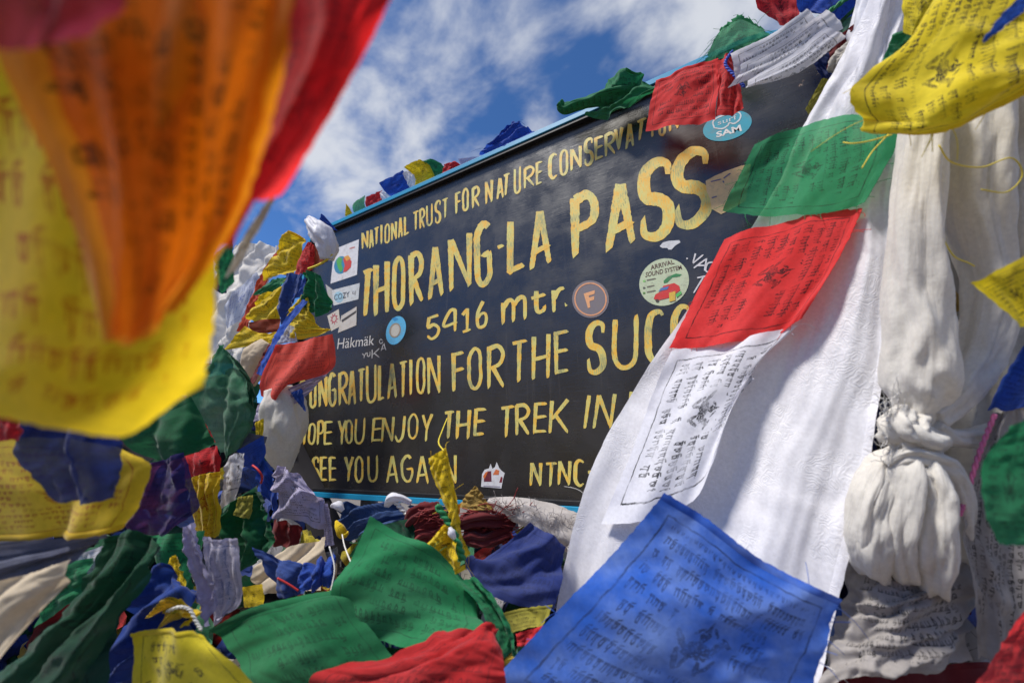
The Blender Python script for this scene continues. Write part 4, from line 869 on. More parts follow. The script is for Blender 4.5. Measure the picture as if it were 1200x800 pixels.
flag('ragged sheer green prayer flag flying above the white pleated one', grnc, [[(845, 30, .96), (870, 18, .94), (892, 30, .92)], [(834, 52, .96), (866, 44, .94), (902, 42, .91)], [(826, 70, .96), (862, 62, .94), (904, 52, .91)]], crumple=.01, res=(30, 26), group=TOPG, threads=40, edge=.012)
flag('red prayer flag flying at the top edge of the picture beside the green one', red, [[(885, -20, .94), (915, -25, .92), (940, -20, .90)], [(888, 8, .94), (915, 5, .92), (938, 5, .90)], [(905, 26, .94), (918, 30, .92), (936, 18, .90)]], crumple=.01, res=(26, 22), group=TOPG)
flag('deep blue prayer flag at the top of the picture above the pleated white one', blu, [[(930, -20, .87), (970, -25, .85), (1030, -30, .82)], [(938, 8, .86), (975, 8, .84), (1020, 0, .82)], [(950, 16, .86), (985, 22, .83), (1012, 20, .82)]], folds=[(2, .01, 40)], crumple=.01, res=(34, 24), group=TOPG)
flag('dark green prayer flag rolled along the top right string', grnd, [[(962, 40, .84), (985, 22, .82), (1030, -20, .80)], [(968, 60, .84), (992, 48, .82), (1035, 0, .80)], [(958, 78, .85), (985, 70, .83), (1020, 40, .81)]], folds=[(3, .008, 60)], crumple=.012, res=(34, 26), group=TOPG)
flag('dark red scrap of prayer flag between the string and the white scarf', maroon, quad((975, 48, .81), (1005, 25, .79), (1002, 60, .80), (970, 80, .82)), crumple=.012, res=SM, group=TOPG)
flag('navy scrap of prayer flag beside the blue corner of the frame', navy, quad((950, 66, .84), (978, 58, .82), (980, 90, .82), (962, 92, .84)), crumple=.012, res=SM, group=TOPG)
flag('olive yellow scrap of prayer flag hanging at the edge of the white scarf', olive, quad((966, 88, .845), (972, 94, .845), (950, 135, .86), (944, 128, .86)), crumple=.006, res=SM, group=TOPG)
for lb, m, cc_, r in (('dark green cord running up to the top right of the picture', thr_g, [(890, 50, .90), (930, 34, .87), (965, 18, .84), (1010, -15, .80)], .003),
                      ('yellow cord knotted beside the top right corner of the frame', thr_y, [(975, 80, .80), (982, 66, .79), (996, 52, .78), (1004, 38, .78)], .0022),
                      ('pale cord looped over the top right corner of the frame', thr_w, [(978, 78, .80), (984, 60, .79), (992, 64, .785), (986, 76, .79), (978, 70, .80)], .0022),
                      ('blue and white cord tied to the corner above the oval sticker', thr_b, [(858, 60, .90), (850, 75, .90), (862, 90, .88), (872, 102, .87)], .0022)):
    cord(lb, m, cc_, r=r, twist=.8, group='cords at the top right')
gathered('rolled grey brown cloth knotted at the top right corner of the sign', ivoryd, [(975, 85, .80, 6), (983, 72, .79, 8), (990, 64, .785, 8), (998, 52, .78, 5)], pleats=4, pamp=.4, name='cloth_roll', cat='cloth')
for lb, m, cc_ in (('yellow thread trailing from the flag above across the green flag', thr_y, [(1048, 150, .56), (1035, 164, .565), (1022, 178, .57), (1010, 197, .57)]),
                   ('second yellow thread lying nearly flat on the green flag', thr_y, [(1045, 158, .56), (1020, 165, .565), (1000, 168, .57), (988, 167, .58)]),
                   ('long yellow thread curling over the ivory scarves', thr_y, [(1100, 170, .53), (1115, 190, .53), (1150, 196, .53), (1185, 185, .53), (1198, 205, .53), (1180, 225, .53), (1150, 222, .53)]),
                   ('yellow thread hanging in front of the broad ivory fold', thr_y, [(1105, 280, .55), (1118, 300, .55), (1135, 308, .55), (1142, 312, .55)])):
    cord(lb, m, cc_, r=.0009, n=40, name='thread', cat='thread', group='loose yellow threads')

# ---- left of the sign
flag('white crinkled cloth mass behind the flags left of the sign', ivory, [
    [(272, 285, 1.95), (300, 283, 1.9), (325, 288, 1.85)], [(255, 315, 1.95), (285, 318, 1.85), (318, 312, 1.8)], [(245, 350, 1.9), (275, 350, 1.8), (305, 345, 1.78)], [(235, 385, 1.85), (262, 390, 1.78), (292, 388, 1.75)], [(230, 425, 1.8), (258, 425, 1.75), (285, 425, 1.72)]],
    folds=[(3, .02, 30), (5, .008, 110)], crumple=.022, cs=5, res=(50, 60), name='cloth', cat='cloth')
flag('white flag with blue script lying on the crinkled cloth', whblue, [[(268, 345, 1.72), (300, 318, 1.68)], [(262, 362, 1.71), (303, 335, 1.67)], [(264, 385, 1.70), (285, 372, 1.67)]], crumple=.012, res=(26, 26), group=LG, rot=1)
gathered('navy scrap tied to the white cloth left of the sign', navy, [(262, 322, 1.7, 5), (257, 333, 1.69, 6), (262, 342, 1.68, 4)], pleats=3, pamp=.3, name='prayer_flag', cat='prayer flag', group=LG, n=16)
flag('orange red strip of cloth running down the left garland', cloth_mat('orange_red', (.66, .07, .02), seed=51, inkf=.3), [[(326, 290, 1.56), (336, 288, 1.55)], [(306, 318, 1.56), (314, 324, 1.55)], [(292, 350, 1.56), (302, 352, 1.55)], [(276, 388, 1.55), (286, 388, 1.54)]], crumple=.012, res=(14, 40), group=LG)
flag('yellow prayer flag at the top of the left garland', yel, [[(334, 271, 1.52), (344, 272, 1.50), (356, 280, 1.49)], [(325, 285, 1.52), (338, 290, 1.50), (352, 296, 1.49)], [(316, 305, 1.52), (332, 312, 1.50), (348, 312, 1.49)], [(304, 328, 1.53), (325, 322, 1.50), (344, 325, 1.49)]], folds=[(2, .012, 60)], crumple=.014, res=(32, 34), group=LG, threads=10)
gathered('white cloth bunch at the top left corner of the sign', silkp, [(360, 258, 1.47, 3), (366, 262, 1.46, 9), (378, 276, 1.44, 14), (384, 290, 1.43, 12), (384, 304, 1.43, 8)], pleats=5, pamp=.25, name='scarf', cat='scarf', group=IV)
flag('orange red prayer flag peak under the white bunch', redc, [[(360, 283, 1.45), (364, 284, 1.45), (368, 287, 1.45)], [(350, 300, 1.46), (358, 303, 1.44), (368, 305, 1.44)], [(344, 321, 1.47), (353, 322, 1.45), (365, 315, 1.44)]], crumple=.01, res=SM, group=LG)
flag('rust coloured prayer flag fold under the white bunch', brown, [[(362, 283, 1.46), (370, 290, 1.45), (378, 300, 1.44)], [(362, 300, 1.46), (372, 306, 1.44), (384, 306, 1.43)], [(363, 314, 1.46), (374, 311, 1.44), (386, 304, 1.43)]], crumple=.01, res=SM, group=LG)
cord('yellow hem of the rust coloured flag under the white bunch', thr_y, [(361, 315, 1.43), (372, 311, 1.42), (382, 305, 1.42), (390, 298, 1.42)], r=.004, name='hem', cat='hem', n=24)
flag('small blue tip of a prayer flag behind the left corner of the frame', blu, [[(376, 250, 1.62), (379, 252, 1.62)], [(374, 260, 1.62), (388, 262, 1.62)], [(380, 267, 1.62), (395, 270, 1.62)]], crumple=.008, res=SM, group=LG)
flag('dark green prayer flag in the left garland below the top yellow one', grn, [[(318, 326, 1.49), (335, 324, 1.48)], [(305, 336, 1.49), (332, 332, 1.47)], [(294, 346, 1.50), (315, 344, 1.48)]], crumple=.012, res=SM, group=LG)
flag('yellow printed prayer flag in the middle of the left garland', yel, [[(305, 345, 1.47), (318, 340, 1.46), (332, 334, 1.45)], [(295, 358, 1.47), (312, 356, 1.45), (328, 352, 1.44)], [(288, 374, 1.48), (304, 378, 1.45), (325, 374, 1.43)]], folds=[(2, .01, 50)], crumple=.012, res=(28, 26), group=LG)
flag('blue prayer flag hanging straight down the middle of the left garland', navy if False else cloth_mat('mid_blue', (.03, .07, .27), seed=31, inkf=.4), [[(334, 320, 1.43), (345, 320, 1.42), (356, 321, 1.41)], [(326, 340, 1.43), (336, 342, 1.41), (350, 342, 1.40)], [(323, 358, 1.43), (332, 362, 1.41), (343, 360, 1.40)], [(328, 378, 1.43), (333, 380, 1.41), (336, 378, 1.40)]], folds=[(1.5, .012, 0)], crumple=.01, res=(26, 32), group=LG)
flag('bright blue ribbon end hanging beside the blue flag', blu, [[(352, 328, 1.40), (358, 324, 1.39)], [(346, 340, 1.40), (355, 340, 1.39)], [(342, 350, 1.40), (351, 348, 1.39)]], crumple=.006, res=SM, group=LG)
flag('dark green prayer flag hanging in a fold at the left edge of the sign', grn, [[(358, 320, 1.40), (365, 318, 1.38), (373, 322, 1.37)], [(355, 335, 1.39), (366, 338, 1.36), (380, 340, 1.36)], [(354, 350, 1.39), (368, 356, 1.36), (390, 358, 1.36)], [(362, 366, 1.39), (374, 370, 1.37), (388, 364, 1.36)]], folds=[(2.3, .018, 20)], crumple=.012, res=(34, 34), group=LG)
flag('yellow printed prayer flag hanging just left of the white stickers', yel, [[(352, 346, 1.38), (356, 346, 1.37), (360, 350, 1.36)], [(342, 362, 1.38), (356, 364, 1.36), (366, 370, 1.35)], [(334, 376, 1.38), (352, 380, 1.35), (372, 382, 1.34)], [(330, 392, 1.37), (352, 397, 1.34), (390, 386, 1.33)]], folds=[(1.6, .01, 40)], crumple=.01, res=(34, 34), group=LG)
flag('rust red prayer flag lining showing under the yellow one', brown, [[(290, 378, 1.45), (310, 374, 1.44), (328, 373, 1.43)], [(292, 386, 1.45), (312, 384, 1.43), (328, 386, 1.42)], [(300, 392, 1.45), (315, 390, 1.43), (330, 390, 1.42)]], crumple=.008, res=SM, group=LG)
flag('long yellow prayer flag strip curving to the left under the rust lining', yel, [[(285, 382, 1.42), (305, 390, 1.41), (328, 388, 1.40)], [(272, 396, 1.43), (300, 400, 1.40), (325, 397, 1.39)], [(262, 410, 1.44), (292, 406, 1.41), (320, 404, 1.39)]], crumple=.012, res=(30, 22), group=LG)
flag('small white flag with blue script between yellow flag and red flag', whblue, [[(334, 380, 1.36), (344, 382, 1.35)], [(328, 392, 1.36), (346, 392, 1.34)], [(322, 404, 1.36), (347, 400, 1.34)]], crumple=.006, res=SM, group=LG)
gathered('smooth cream scarf slanting down behind the red flag', cream, [(315, 402, 1.40, 10), (303, 418, 1.39, 17), (298, 436, 1.38, 13), (294, 452, 1.37, 5)], pleats=3, pamp=.12, name='scarf', cat='scarf', group=IV)
flag('bright blue ribbon stretched down the left garland', cloth_mat('ribbon_blue', (.02, .09, .5), inkf=0), [[(354, 350, 1.36), (360, 353, 1.35)], [(330, 378, 1.335), (336, 383, 1.325)], [(316, 403, 1.31), (321, 408, 1.30)], [(300, 437, 1.29), (305, 440, 1.28)]], crumple=.006, res=(10, 50), name='ribbon', cat='ribbon')
flag('dark red ribbon beside the blue ribbon', maroon, [[(314, 402, 1.33), (319, 406, 1.32)], [(303, 424, 1.31), (309, 427, 1.30)], [(291, 447, 1.30), (297, 450, 1.29)]], crumple=.006, res=(8, 30), name='ribbon', cat='ribbon')
flag('coral red prayer flag blowing against the left edge of the sign', cloth_mat('coral', (.86, .085, .055), seed=33, inkf=.5, transl=.4), [
    [(323, 404, 1.28), (345, 400, 1.26), (368, 396, 1.24), (389, 391, 1.23)], [(315, 420, 1.28), (340, 418, 1.25), (366, 414, 1.23), (391, 412, 1.22)], [(304, 444, 1.28), (333, 440, 1.24), (360, 434, 1.23), (390, 428, 1.22)], [(302, 464, 1.28), (320, 471, 1.25), (335, 452, 1.24), (382, 438, 1.22)]],
    folds=[(1.2, .008, 20)], crumple=.008, cs=3.5, res=(46, 40), hem='l', group=LG, rot=2)
flag('lavender prayer flag edge showing under the coral red one', lav, [[(332, 460, 1.28), (355, 448, 1.27), (383, 437, 1.26)], [(305, 472, 1.29), (340, 465, 1.27), (372, 450, 1.26)], [(288, 498, 1.30), (330, 480, 1.28), (352, 470, 1.27)]], folds=[(2, .008, 90)], crumple=.008, res=(34, 24), group=LG)
gathered('dirty white gathered scarf hanging at the lower left corner of the sign', ivory, [(330, 455, 1.30, 16), (333, 475, 1.29, 21), (333, 505, 1.28, 22), (331, 528, 1.28, 18), (333, 546, 1.28, 10), (334, 556, 1.28, 4)], pleats=4, pamp=.2, name='scarf', cat='scarf', group=IV, n=50, k=60)
flag('blue prayer flag corner over the dirty white scarf', blu, [[(340, 460, 1.23), (353, 455, 1.22)], [(345, 468, 1.23), (355, 465, 1.22)], [(355, 480, 1.23), (357, 482, 1.22)]], crumple=.006, res=SM, group=LG)
flag('large green gauzy prayer flag hanging in a pointed fold left of the scarf', cloth_mat('green_gauze', (.03, .20, .09), seed=34, inkf=.25, fade=.6, fade_col=(.25, .42, .30), transl=.45, transp=.12), [
    [(255, 402, 1.10), (262, 408, 1.09), (270, 420, 1.08)], [(240, 430, 1.10), (262, 432, 1.07), (288, 442, 1.06)], [(222, 458, 1.10), (256, 462, 1.05), (294, 470, 1.04)], [(232, 492, 1.10), (262, 500, 1.05), (292, 498, 1.04)], [(258, 530, 1.10), (265, 536, 1.07), (272, 530, 1.06)]],
    folds=[(1.5, .014, 25)], crumple=.01, cs=4, res=(44, 54), hem='r', group=LG, threads=14)
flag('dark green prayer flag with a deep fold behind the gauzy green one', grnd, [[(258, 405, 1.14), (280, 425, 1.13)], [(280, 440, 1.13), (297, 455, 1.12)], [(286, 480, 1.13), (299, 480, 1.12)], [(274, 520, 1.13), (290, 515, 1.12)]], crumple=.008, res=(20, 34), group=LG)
flag('green prayer flag hanging below the near yellow flag', cloth_mat('green_mid', (.008, .13, .045), seed=35, inkf=.3, transp=.1), [[(135, 500, .80), (180, 480, .80), (225, 465, .82)], [(150, 525, .80), (195, 515, .78), (240, 500, .80)], [(180, 546, .80), (215, 535, .78), (252, 520, .80)]], folds=[(1.5, .01, 30)], crumple=.008, res=(34, 26), group=LG)
flag('red strip of prayer flag showing between the two green ones', red, quad((222, 478, .95), (230, 480, .95), (252, 518, .94), (243, 520, .94)), crumple=.006, res=SM, group=LG)
flag('red prayer flag hanging below the green ones', red, [[(212, 532, .94), (235, 524, .94), (256, 522, .94)], [(213, 545, .93), (236, 542, .92), (258, 540, .93)], [(214, 562, .93), (236, 556, .92), (258, 552, .93)]], folds=[(2, .008, 0)], crumple=.01, res=(28, 24), group=LG)
flag('yellow prayer flag with rust script and long vertical folds left of the pale strip', yelred, [[(216, 562, .90), (238, 555, .89), (262, 552, .89)], [(218, 578, .90), (236, 576, .88), (256, 572, .88)], [(224, 606, .90), (240, 606, .88), (257, 602, .88)], [(228, 632, .90), (242, 632, .88), (255, 628, .88)]], folds=[(4, .006, 5)], crumple=.006, res=(40, 40), group=LG)
flag('pale strip of white cloth hanging under the point of the green flag', wht, [[(262, 545, .93), (272, 532, .92), (286, 531, .92)], [(260, 565, .93), (270, 562, .91), (282, 560, .91)], [(255, 598, .93), (265, 592, .92), (275, 585, .91)]], crumple=.006, res=(20, 30), group=LG, uvs=(.3, .3))
flag('sheer navy and purple prayer flag beside the yellow folded one', cloth_mat('navy_sheer', (.02, .03, .16), seed=36, inkf=.4, fade=.7, fade_col=(.16, .03, .10), transp=.22, tcol=(.4, .45, .8)), [
    [(168, 545, .78), (190, 538, .77), (212, 530, .77)], [(158, 575, .78), (188, 572, .76), (220, 565, .76)], [(150, 600, .78), (185, 605, .76), (228, 598, .76)], [(148, 628, .78), (180, 630, .77), (218, 612, .77)]], folds=[(1.5, .01, 10)], crumple=.01, res=(36, 36), group=LG)
flag('blue grey prayer flag shadowed behind the pale strip', slate, quad((285, 505, 1.08), (312, 512, 1.08), (300, 545, 1.07), (275, 530, 1.07)), crumple=.01, res=SM, group=LG)
flag('yellow prayer flag edge left of the dirty white scarf', yel, quad((298, 495, 1.18), (308, 490, 1.18), (308, 530, 1.17), (300, 520, 1.17)), crumple=.006, res=SM, group=LG)
flag('blue prayer flag folded under the dirty white scarf', blu, [[(276, 528, 1.05), (308, 510, 1.05)], [(282, 545, 1.04), (310, 530, 1.04)], [(300, 552, 1.04), (305, 545, 1.04)]], crumple=.01, res=SM, group=LG)
flag('royal blue prayer flag hanging left of the lavender one', blu, [[(298, 520, 1.06), (315, 548, 1.05), (322, 560, 1.05)], [(298, 555, 1.04), (312, 570, 1.03), (324, 580, 1.03)], [(302, 575, 1.03), (318, 595, 1.02), (322, 610, 1.02)]], folds=[(2, .01, 30)], crumple=.012, res=(24, 28), group=LG)
cord('red cord curling in front of the royal blue flag', thr_r, [(296, 545, 1.0), (302, 550, .99), (307, 558, .99), (306, 566, 1.0)], r=.0025, n=24)
flag('lavender prayer flag with dense script beside the lower left corner of the sign', lav, [
    [(325, 545, .99), (332, 548, .98), (345, 556, .97)], [(315, 568, .99), (340, 565, .96), (368, 578, .96)], [(322, 580, .98), (345, 585, .95), (378, 590, .96)], [(321, 606, .98), (350, 612, .95), (382, 622, .96)]],
    folds=[(2.5, .010, 55)], crumple=.01, cs=4, res=(48, 44), group=LG, rot=0)
flag('lavender tail of cloth dropping from the printed flag', lav, [[(372, 585, .97), (384, 592, .97)], [(378, 610, .97), (388, 615, .97)], [(380, 640, .97), (391, 640, .97)]], folds=[(2, .005, 0)], crumple=.006, res=SM, group=LG)
flag('green prayer flag hanging in two lobes below the lavender one', cloth_mat('green_mid', GRN), [[(288, 578, .92), (300, 576, .92)], [(268, 590, .92), (308, 592, .91)], [(256, 612, .92), (318, 615, .90)], [(262, 645, .90), (322, 635, .89)], [(275, 672, .90), (300, 660, .89)]], folds=[(2.2, .014, 10)], crumple=.012, res=(36, 40), group=BG)
flag('olive yellow patch of sheer flag over the green lobes', olive, quad((278, 582, .90), (296, 580, .90), (292, 608, .89), (272, 604, .89)), crumple=.008, res=SM, group=BG)
flag('lavender white flag with blue lines hanging straight down at the lower left', cloth_mat('white_lines', (.50, .48, .62), ink=(.03, .08, .25), rows=6, cols=60, seed=37, figure=0), [[(236, 630, .66), (256, 632, .66), (279, 630, .66)], [(238, 665, .66), (258, 668, .65), (281, 666, .65)], [(242, 700, .66), (262, 702, .65), (283, 705, .65)], [(248, 732, .66), (255, 730, .65), (260, 722, .65)]], folds=[(1.5, .004, 0)], crumple=.004, res=(34, 44), rot=1, group=BG)
flag('pale violet narrow flag strip folded in front of the lined one', cloth_mat('pale_violet', (.42, .40, .62), seed=38, inkf=.15), [[(214, 618, .645), (226, 612, .64)], [(218, 650, .64), (232, 645, .635)], [(230, 690, .64), (250, 680, .63)], [(240, 738, .64), (252, 700, .63)]], folds=[(1.5, .006, 0)], crumple=.005, res=(24, 44), group=BG)
# ---- lower left
flag('yellow prayer flag with red script spread across the lower left edge', yelred, [
    [(-40, 510, .48), (20, 512, .47), (90, 516, .46), (140, 525, .46)], [(-40, 560, .48), (30, 560, .46), (100, 558, .45), (172, 545, .45)], [(-40, 600, .48), (30, 600, .46), (100, 596, .45), (160, 590, .45)], [(-40, 634, .48), (30, 634, .46), (90, 630, .45), (142, 620, .45)]],
    folds=[(1.3, .008, 0)], crumple=.006, cs=3, res=(50, 40), hem='b', group=NG, rot=0)
flag('navy prayer flag lying across the yellow flag with red script', cloth_mat('navy_sheer2', (.015, .03, .17), seed=39, inkf=.3, transp=.16, tcol=(.3, .4, .8)), [[(20, 480, .42), (75, 485, .41), (132, 505, .41)], [(28, 540, .42), (75, 545, .41), (128, 548, .41)], [(70, 586, .42), (95, 590, .41), (122, 588, .41)]], folds=[(1.5, .006, 0)], crumple=.006, res=(34, 34), group=NG)
flag('pink red prayer flag at the left edge above the yellow one', red, [[(-30, 478, .40), (15, 486, .40)], [(-30, 500, .40), (24, 500, .40)], [(-30, 518, .40), (22, 516, .40)]], crumple=.006, res=SM, group=NG)
flag('slate grey sheer cloth sweeping from the left edge under the yellow flag', slate, [[(-40, 636, .46), (50, 632, .46), (125, 620, .47)], [(-40, 665, .45), (40, 655, .45), (110, 638, .46)], [(-40, 695, .45), (30, 675, .45), (90, 655, .46)]], folds=[(2, .006, 80)], crumple=.005, res=(40, 24), group=NG)
flag('smooth pale cream cloth in the lower left corner', cream, [[(-40, 690, .42), (30, 672, .42), (85, 655, .43)], [(-40, 740, .41), (20, 710, .41), (70, 690, .42)], [(-40, 800, .40), (-5, 780, .40), (45, 720, .41)]], folds=[(1.5, .005, 60)], crumple=.003, res=(36, 26), name='cloth', cat='cloth')
flag('dark green prayer flag twisting diagonally down to the lower left corner', grnd, [[(128, 628, .55), (160, 622, .54), (190, 640, .53)], [(90, 690, .53), (120, 690, .50), (165, 680, .50)], [(40, 745, .51), (60, 755, .48), (110, 760, .48)], [(-20, 800, .5), (0, 830, .47), (60, 850, .47)]], folds=[(2.0, .012, 15)], crumple=.008, res=(44, 44), group=BG, rot=1)
flag('deep green teal prayer flag with faint script at the bottom left', cloth_mat('teal', (.008, .07, .05), seed=40, inkf=.5), [[(150, 650, .58), (185, 630, .57)], [(95, 720, .56), (150, 700, .54)], [(40, 770, .54), (120, 770, .52)], [(0, 840, .52), (100, 850, .50)]], folds=[(1.5, .012, 10)], crumple=.008, res=(34, 44), group=BG, rot=1)
flag('green and white printed prayer flag scrap behind the dark green fold', wht, quad((75, 655, .70), (118, 640, .70), (100, 690, .69), (62, 700, .69)), crumple=.008, res=SM, group=BG)
flag('bright green prayer flag scrap between the folds at the lower left', grn, quad((50, 665, .68), (105, 655, .68), (90, 700, .67), (40, 735, .67)), crumple=.01, res=SM, group=BG)
flag('tan brown strip of flag between the dark green folds', tan, quad((85, 705, .50), (96, 700, .50), (50, 775, .49), (30, 785, .49)), crumple=.006, res=SM, group=BG)
flag('blue prayer flag fold behind the bottom yellow flag', cloth_mat('deep_blue', (.01, .045, .26), seed=41, inkf=.3), [[(170, 672, .66), (195, 660, .65), (222, 700, .63)], [(150, 710, .65), (185, 700, .62), (228, 720, .60)], [(130, 750, .62), (165, 745, .60), (225, 735, .58)], [(110, 820, .60), (140, 800, .58), (170, 790, .56)]], folds=[(2.2, .014, 50)], crumple=.01, res=(40, 44), group=BG)
flag('green prayer flag behind the two pale strips', grn, quad((165, 628, .80), (235, 622, .80), (225, 700, .76), (195, 690, .76)), folds=[(1.5, .012, 30)], crumple=.01, res=(26, 26), group=BG)
flag('narrow yellow prayer flag fold hanging left of the pale strips', yel, quad((194, 655, .70), (204, 650, .70), (216, 695, .68), (208, 696, .68)), crumple=.008, res=SM, group=BG)
flag('yellow loop of prayer flag beside the white cord', yel, [[(186, 705, .60), (205, 700, .59), (222, 710, .58)], [(176, 722, .60), (200, 712, .58), (220, 722, .57)], [(190, 732, .60), (208, 730, .58), (222, 732, .57)]], folds=[(2, .01, 60)], crumple=.008, res=(24, 20), group=BG)
cord('white cord looping over the blue fold at the bottom left', thr_w, [(196, 716, .555), (210, 711, .55), (222, 714, .55), (230, 728, .545), (236, 738, .54)], r=.0014, twist=.8, n=50)
flag('bright yellow prayer flag with a black printed picture in the bottom left', cloth_mat('yellow_low', (.66, .54, .02), rows=6, cols=14, seed=42, figure=1, inkf=.92), [
    [(152, 742, .50), (185, 738, .49), (215, 738, .48), (238, 742, .48)], [(149, 770, .49), (185, 768, .48), (222, 765, .47), (256, 768, .46)], [(148, 800, .48), (190, 800, .47), (235, 798, .46), (285, 802, .45)], [(148, 850, .47), (190, 850, .46), (250, 850, .45), (320, 850, .44)]],
    folds=[(1.2, .005, 20)], crumple=.004, cs=3, res=(50, 44), hem='t', group=BG, rot=0, uvs=(1, 1))
flag('wide green prayer flag at the bottom left of centre', cloth_mat('green_low', (.012, .17, .06), seed=43, rows=9, cols=22, figure=0, inkf=.5), [
    [(243, 738, .60), (290, 712, .60), (340, 698, .61), (400, 690, .63)], [(270, 770, .57), (320, 750, .57), (370, 740, .58), (430, 730, .60)], [(300, 810, .54), (350, 800, .54), (400, 790, .55), (470, 780, .57)], [(330, 850, .52), (380, 850, .52), (430, 850, .53), (500, 840, .55)]],
    folds=[(1.3, .008, 60), (3.4, .0015, 80)], crumple=.004, cs=3.5, edge=.0012, res=(64, 54), hem='t', group=BG, rot=2)
flag('large green prayer flag with its corner standing up in front of the sign', cloth_mat('green_front', (.014, .21, .075), seed=44, rows=8, cols=22, figure=0, inkf=.55, fade=.3), [
    [(432, 604, .68), (470, 625, .67), (510, 645, .66), (558, 690, .64)], [(415, 640, .66), (455, 660, .64), (500, 680, .63), (562, 712, .61)], [(395, 685, .63), (435, 700, .61), (490, 718, .60), (566, 738, .58)], [(380, 742, .60), (430, 752, .59), (480, 758, .58), (545, 752, .57)]],
    folds=[(1.2, .010, 40), (3.1, .0015, 62)], crumple=.004, cs=3.5, edge=.0012, res=(70, 60), hem='r', group=BG, rot=2, threads=8)
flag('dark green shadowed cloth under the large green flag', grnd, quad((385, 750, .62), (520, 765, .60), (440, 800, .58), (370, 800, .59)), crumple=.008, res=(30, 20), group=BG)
flag('green prayer flag strip dropping from the knot right of the large green one', grn, [[(538, 680, .635), (556, 675, .63)], [(560, 705, .61), (580, 700, .605)], [(580, 740, .59), (600, 738, .585)], [(592, 768, .58), (606, 768, .575)]], folds=[(1.2, .008, 0)], crumple=.006, res=(22, 34), group=BG)
flag('red prayer flag in the bottom centre', cloth_mat('red_low', (.50, .02, .022), seed=45, rows=8, cols=22, figure=0, inkf=.5), [
    [(520, 745, .55), (548, 732, .55), (574, 730, .55), (580, 740, .55)], [(455, 775, .53), (500, 765, .52), (550, 760, .52), (590, 768, .52)], [(370, 788, .52), (440, 795, .50), (510, 795, .50), (592, 795, .50)], [(360, 850, .50), (430, 850, .49), (510, 850, .49), (600, 850, .49)]],
    folds=[(1.3, .007, 10), (3, .0015, 40)], crumple=.0045, cs=3.5, edge=.0012, res=(64, 50), hem='t', group=BG, rot=2)
flag('maroon and grass green cloth scrap in the shade behind the red flag', grn, quad((385, 735, .66), (400, 735, .66), (400, 780, .62), (380, 782, .62)), crumple=.01, res=SM, group=BG)
# ---- centre bottom
ys = flag('tall narrow yellow prayer flag strip standing in front of the word again', yel, [[(500, 537, .70), (511, 531, .70), (521, 524, .70)], [(506, 560, .69), (517, 556, .69), (527, 552, .69)], [(519, 595, .68), (528, 592, .675), (537, 588, .68)], [(528, 625, .67), (534, 624, .665), (542, 622, .67)], [(540, 655, .66), (544, 655, .66), (550, 650, .66)]], folds=[(1, .004, 0)], crumple=.006, cs=5, res=(22, 50), group=BG, uvs=(.45, 1.0), threads=10)
cord('thin yellow cord tied from the tall yellow strip up to the sign', thr_y, [(520, 528, .70), (514, 518, .74), (518, 505, .84), (524, 490, .95)], r=.0012, n=30, name='thread', cat='thread', group='loose yellow threads')
flag('bright yellow prayer flag bunch beside the tall strip', yel, [[(520, 613, .67), (528, 618, .665)], [(505, 628, .67), (534, 634, .655)], [(496, 648, .67), (538, 655, .65)], [(520, 660, .67), (540, 673, .65)]], folds=[(1.5, .010, 30)], crumple=.008, res=(28, 28), group=BG, rot=1)
cord('green twisted cord tying the yellow strip with a white knot', thr_g, [(512, 592, .68), (522, 606, .675), (530, 620, .67), (538, 640, .66), (542, 655, .655)], r=.0038, twist=.5, n=50)
gathered('small white knot on the green twisted cord', silkp, [(527, 618, .655, 2), (530, 624, .65, 4.5), (533, 630, .655, 2)], pleats=3, pamp=.3, name='knot', cat='knot', n=12, k=20)
flag('tan yellow prayer flag peak in front of the lower frame', tan, [[(556, 570, .92), (560, 571, .92), (565, 575, .92)], [(545, 580, .92), (558, 584, .91), (572, 588, .91)], [(535, 594, .92), (556, 597, .90), (580, 596, .90)]], crumple=.012, res=(26, 24), group=BG)
flag('orange corner of a prayer flag beside the yellow strip', orng, quad((525, 592, .90), (540, 590, .90), (538, 602, .90), (526, 600, .90)), crumple=.008, res=SM, group=BG)
rm = empty('string_tangle', W(540, 620, .93)); tag(rm, 'tangle of dark red strings and cloth below the bottom of the sign', 'string tangle')
for i, c in enumerate(([(478, 618, .95, 8), (495, 602, .94, 13), (515, 600, .94, 11)], [(488, 630, .93, 10), (510, 622, .93, 13), (535, 618, .92, 9)], [(540, 612, .93, 8), (562, 606, .92, 12), (585, 608, .93, 13), (600, 618, .93, 8)], [(545, 628, .92, 9), (568, 630, .91, 11), (598, 624, .92, 7)])):
    gathered(None, maroon if i != 1 else cloth_mat('maroon2', (.25, .02, .02), inkf=0), c, pleats=6, pamp=.45, name='bundle', parent=rm, n=30, k=40)
vs, fs = [], []
for k in range(60):
    x, y = fr.uniform(478, 600), fr.uniform(594, 636); a = fr.uniform(-.6, .4); L = fr.uniform(15, 50); pts = []
    for q in range(8): pts.append(W(x, y, .905 + .006 * math.sin(q + k))); a += fr.uniform(-.35, .35); x += math.cos(a) * L / 8; y += math.sin(a) * L / 8
    add_tube(vs, fs, pts, [.0011] * 8, 4)
o = mesh_obj('loose_strings', vs, fs, simple('string_maroon', (.22, .02, .02)), parent=rm); o['kind'] = 'stuff'
gr_ = gathered('fluffy grey white roll of worn cloth lying under the frame', wool, [(572, 588, .95, 5), (590, 594, .94, 12), (615, 600, .93, 17), (645, 612, .92, 22), (680, 625, .91, 26), (720, 640, .90, 26)], pleats=5, pamp=.2, name='cloth_roll', cat='cloth', n=60, k=50)
vs, fs = [], []
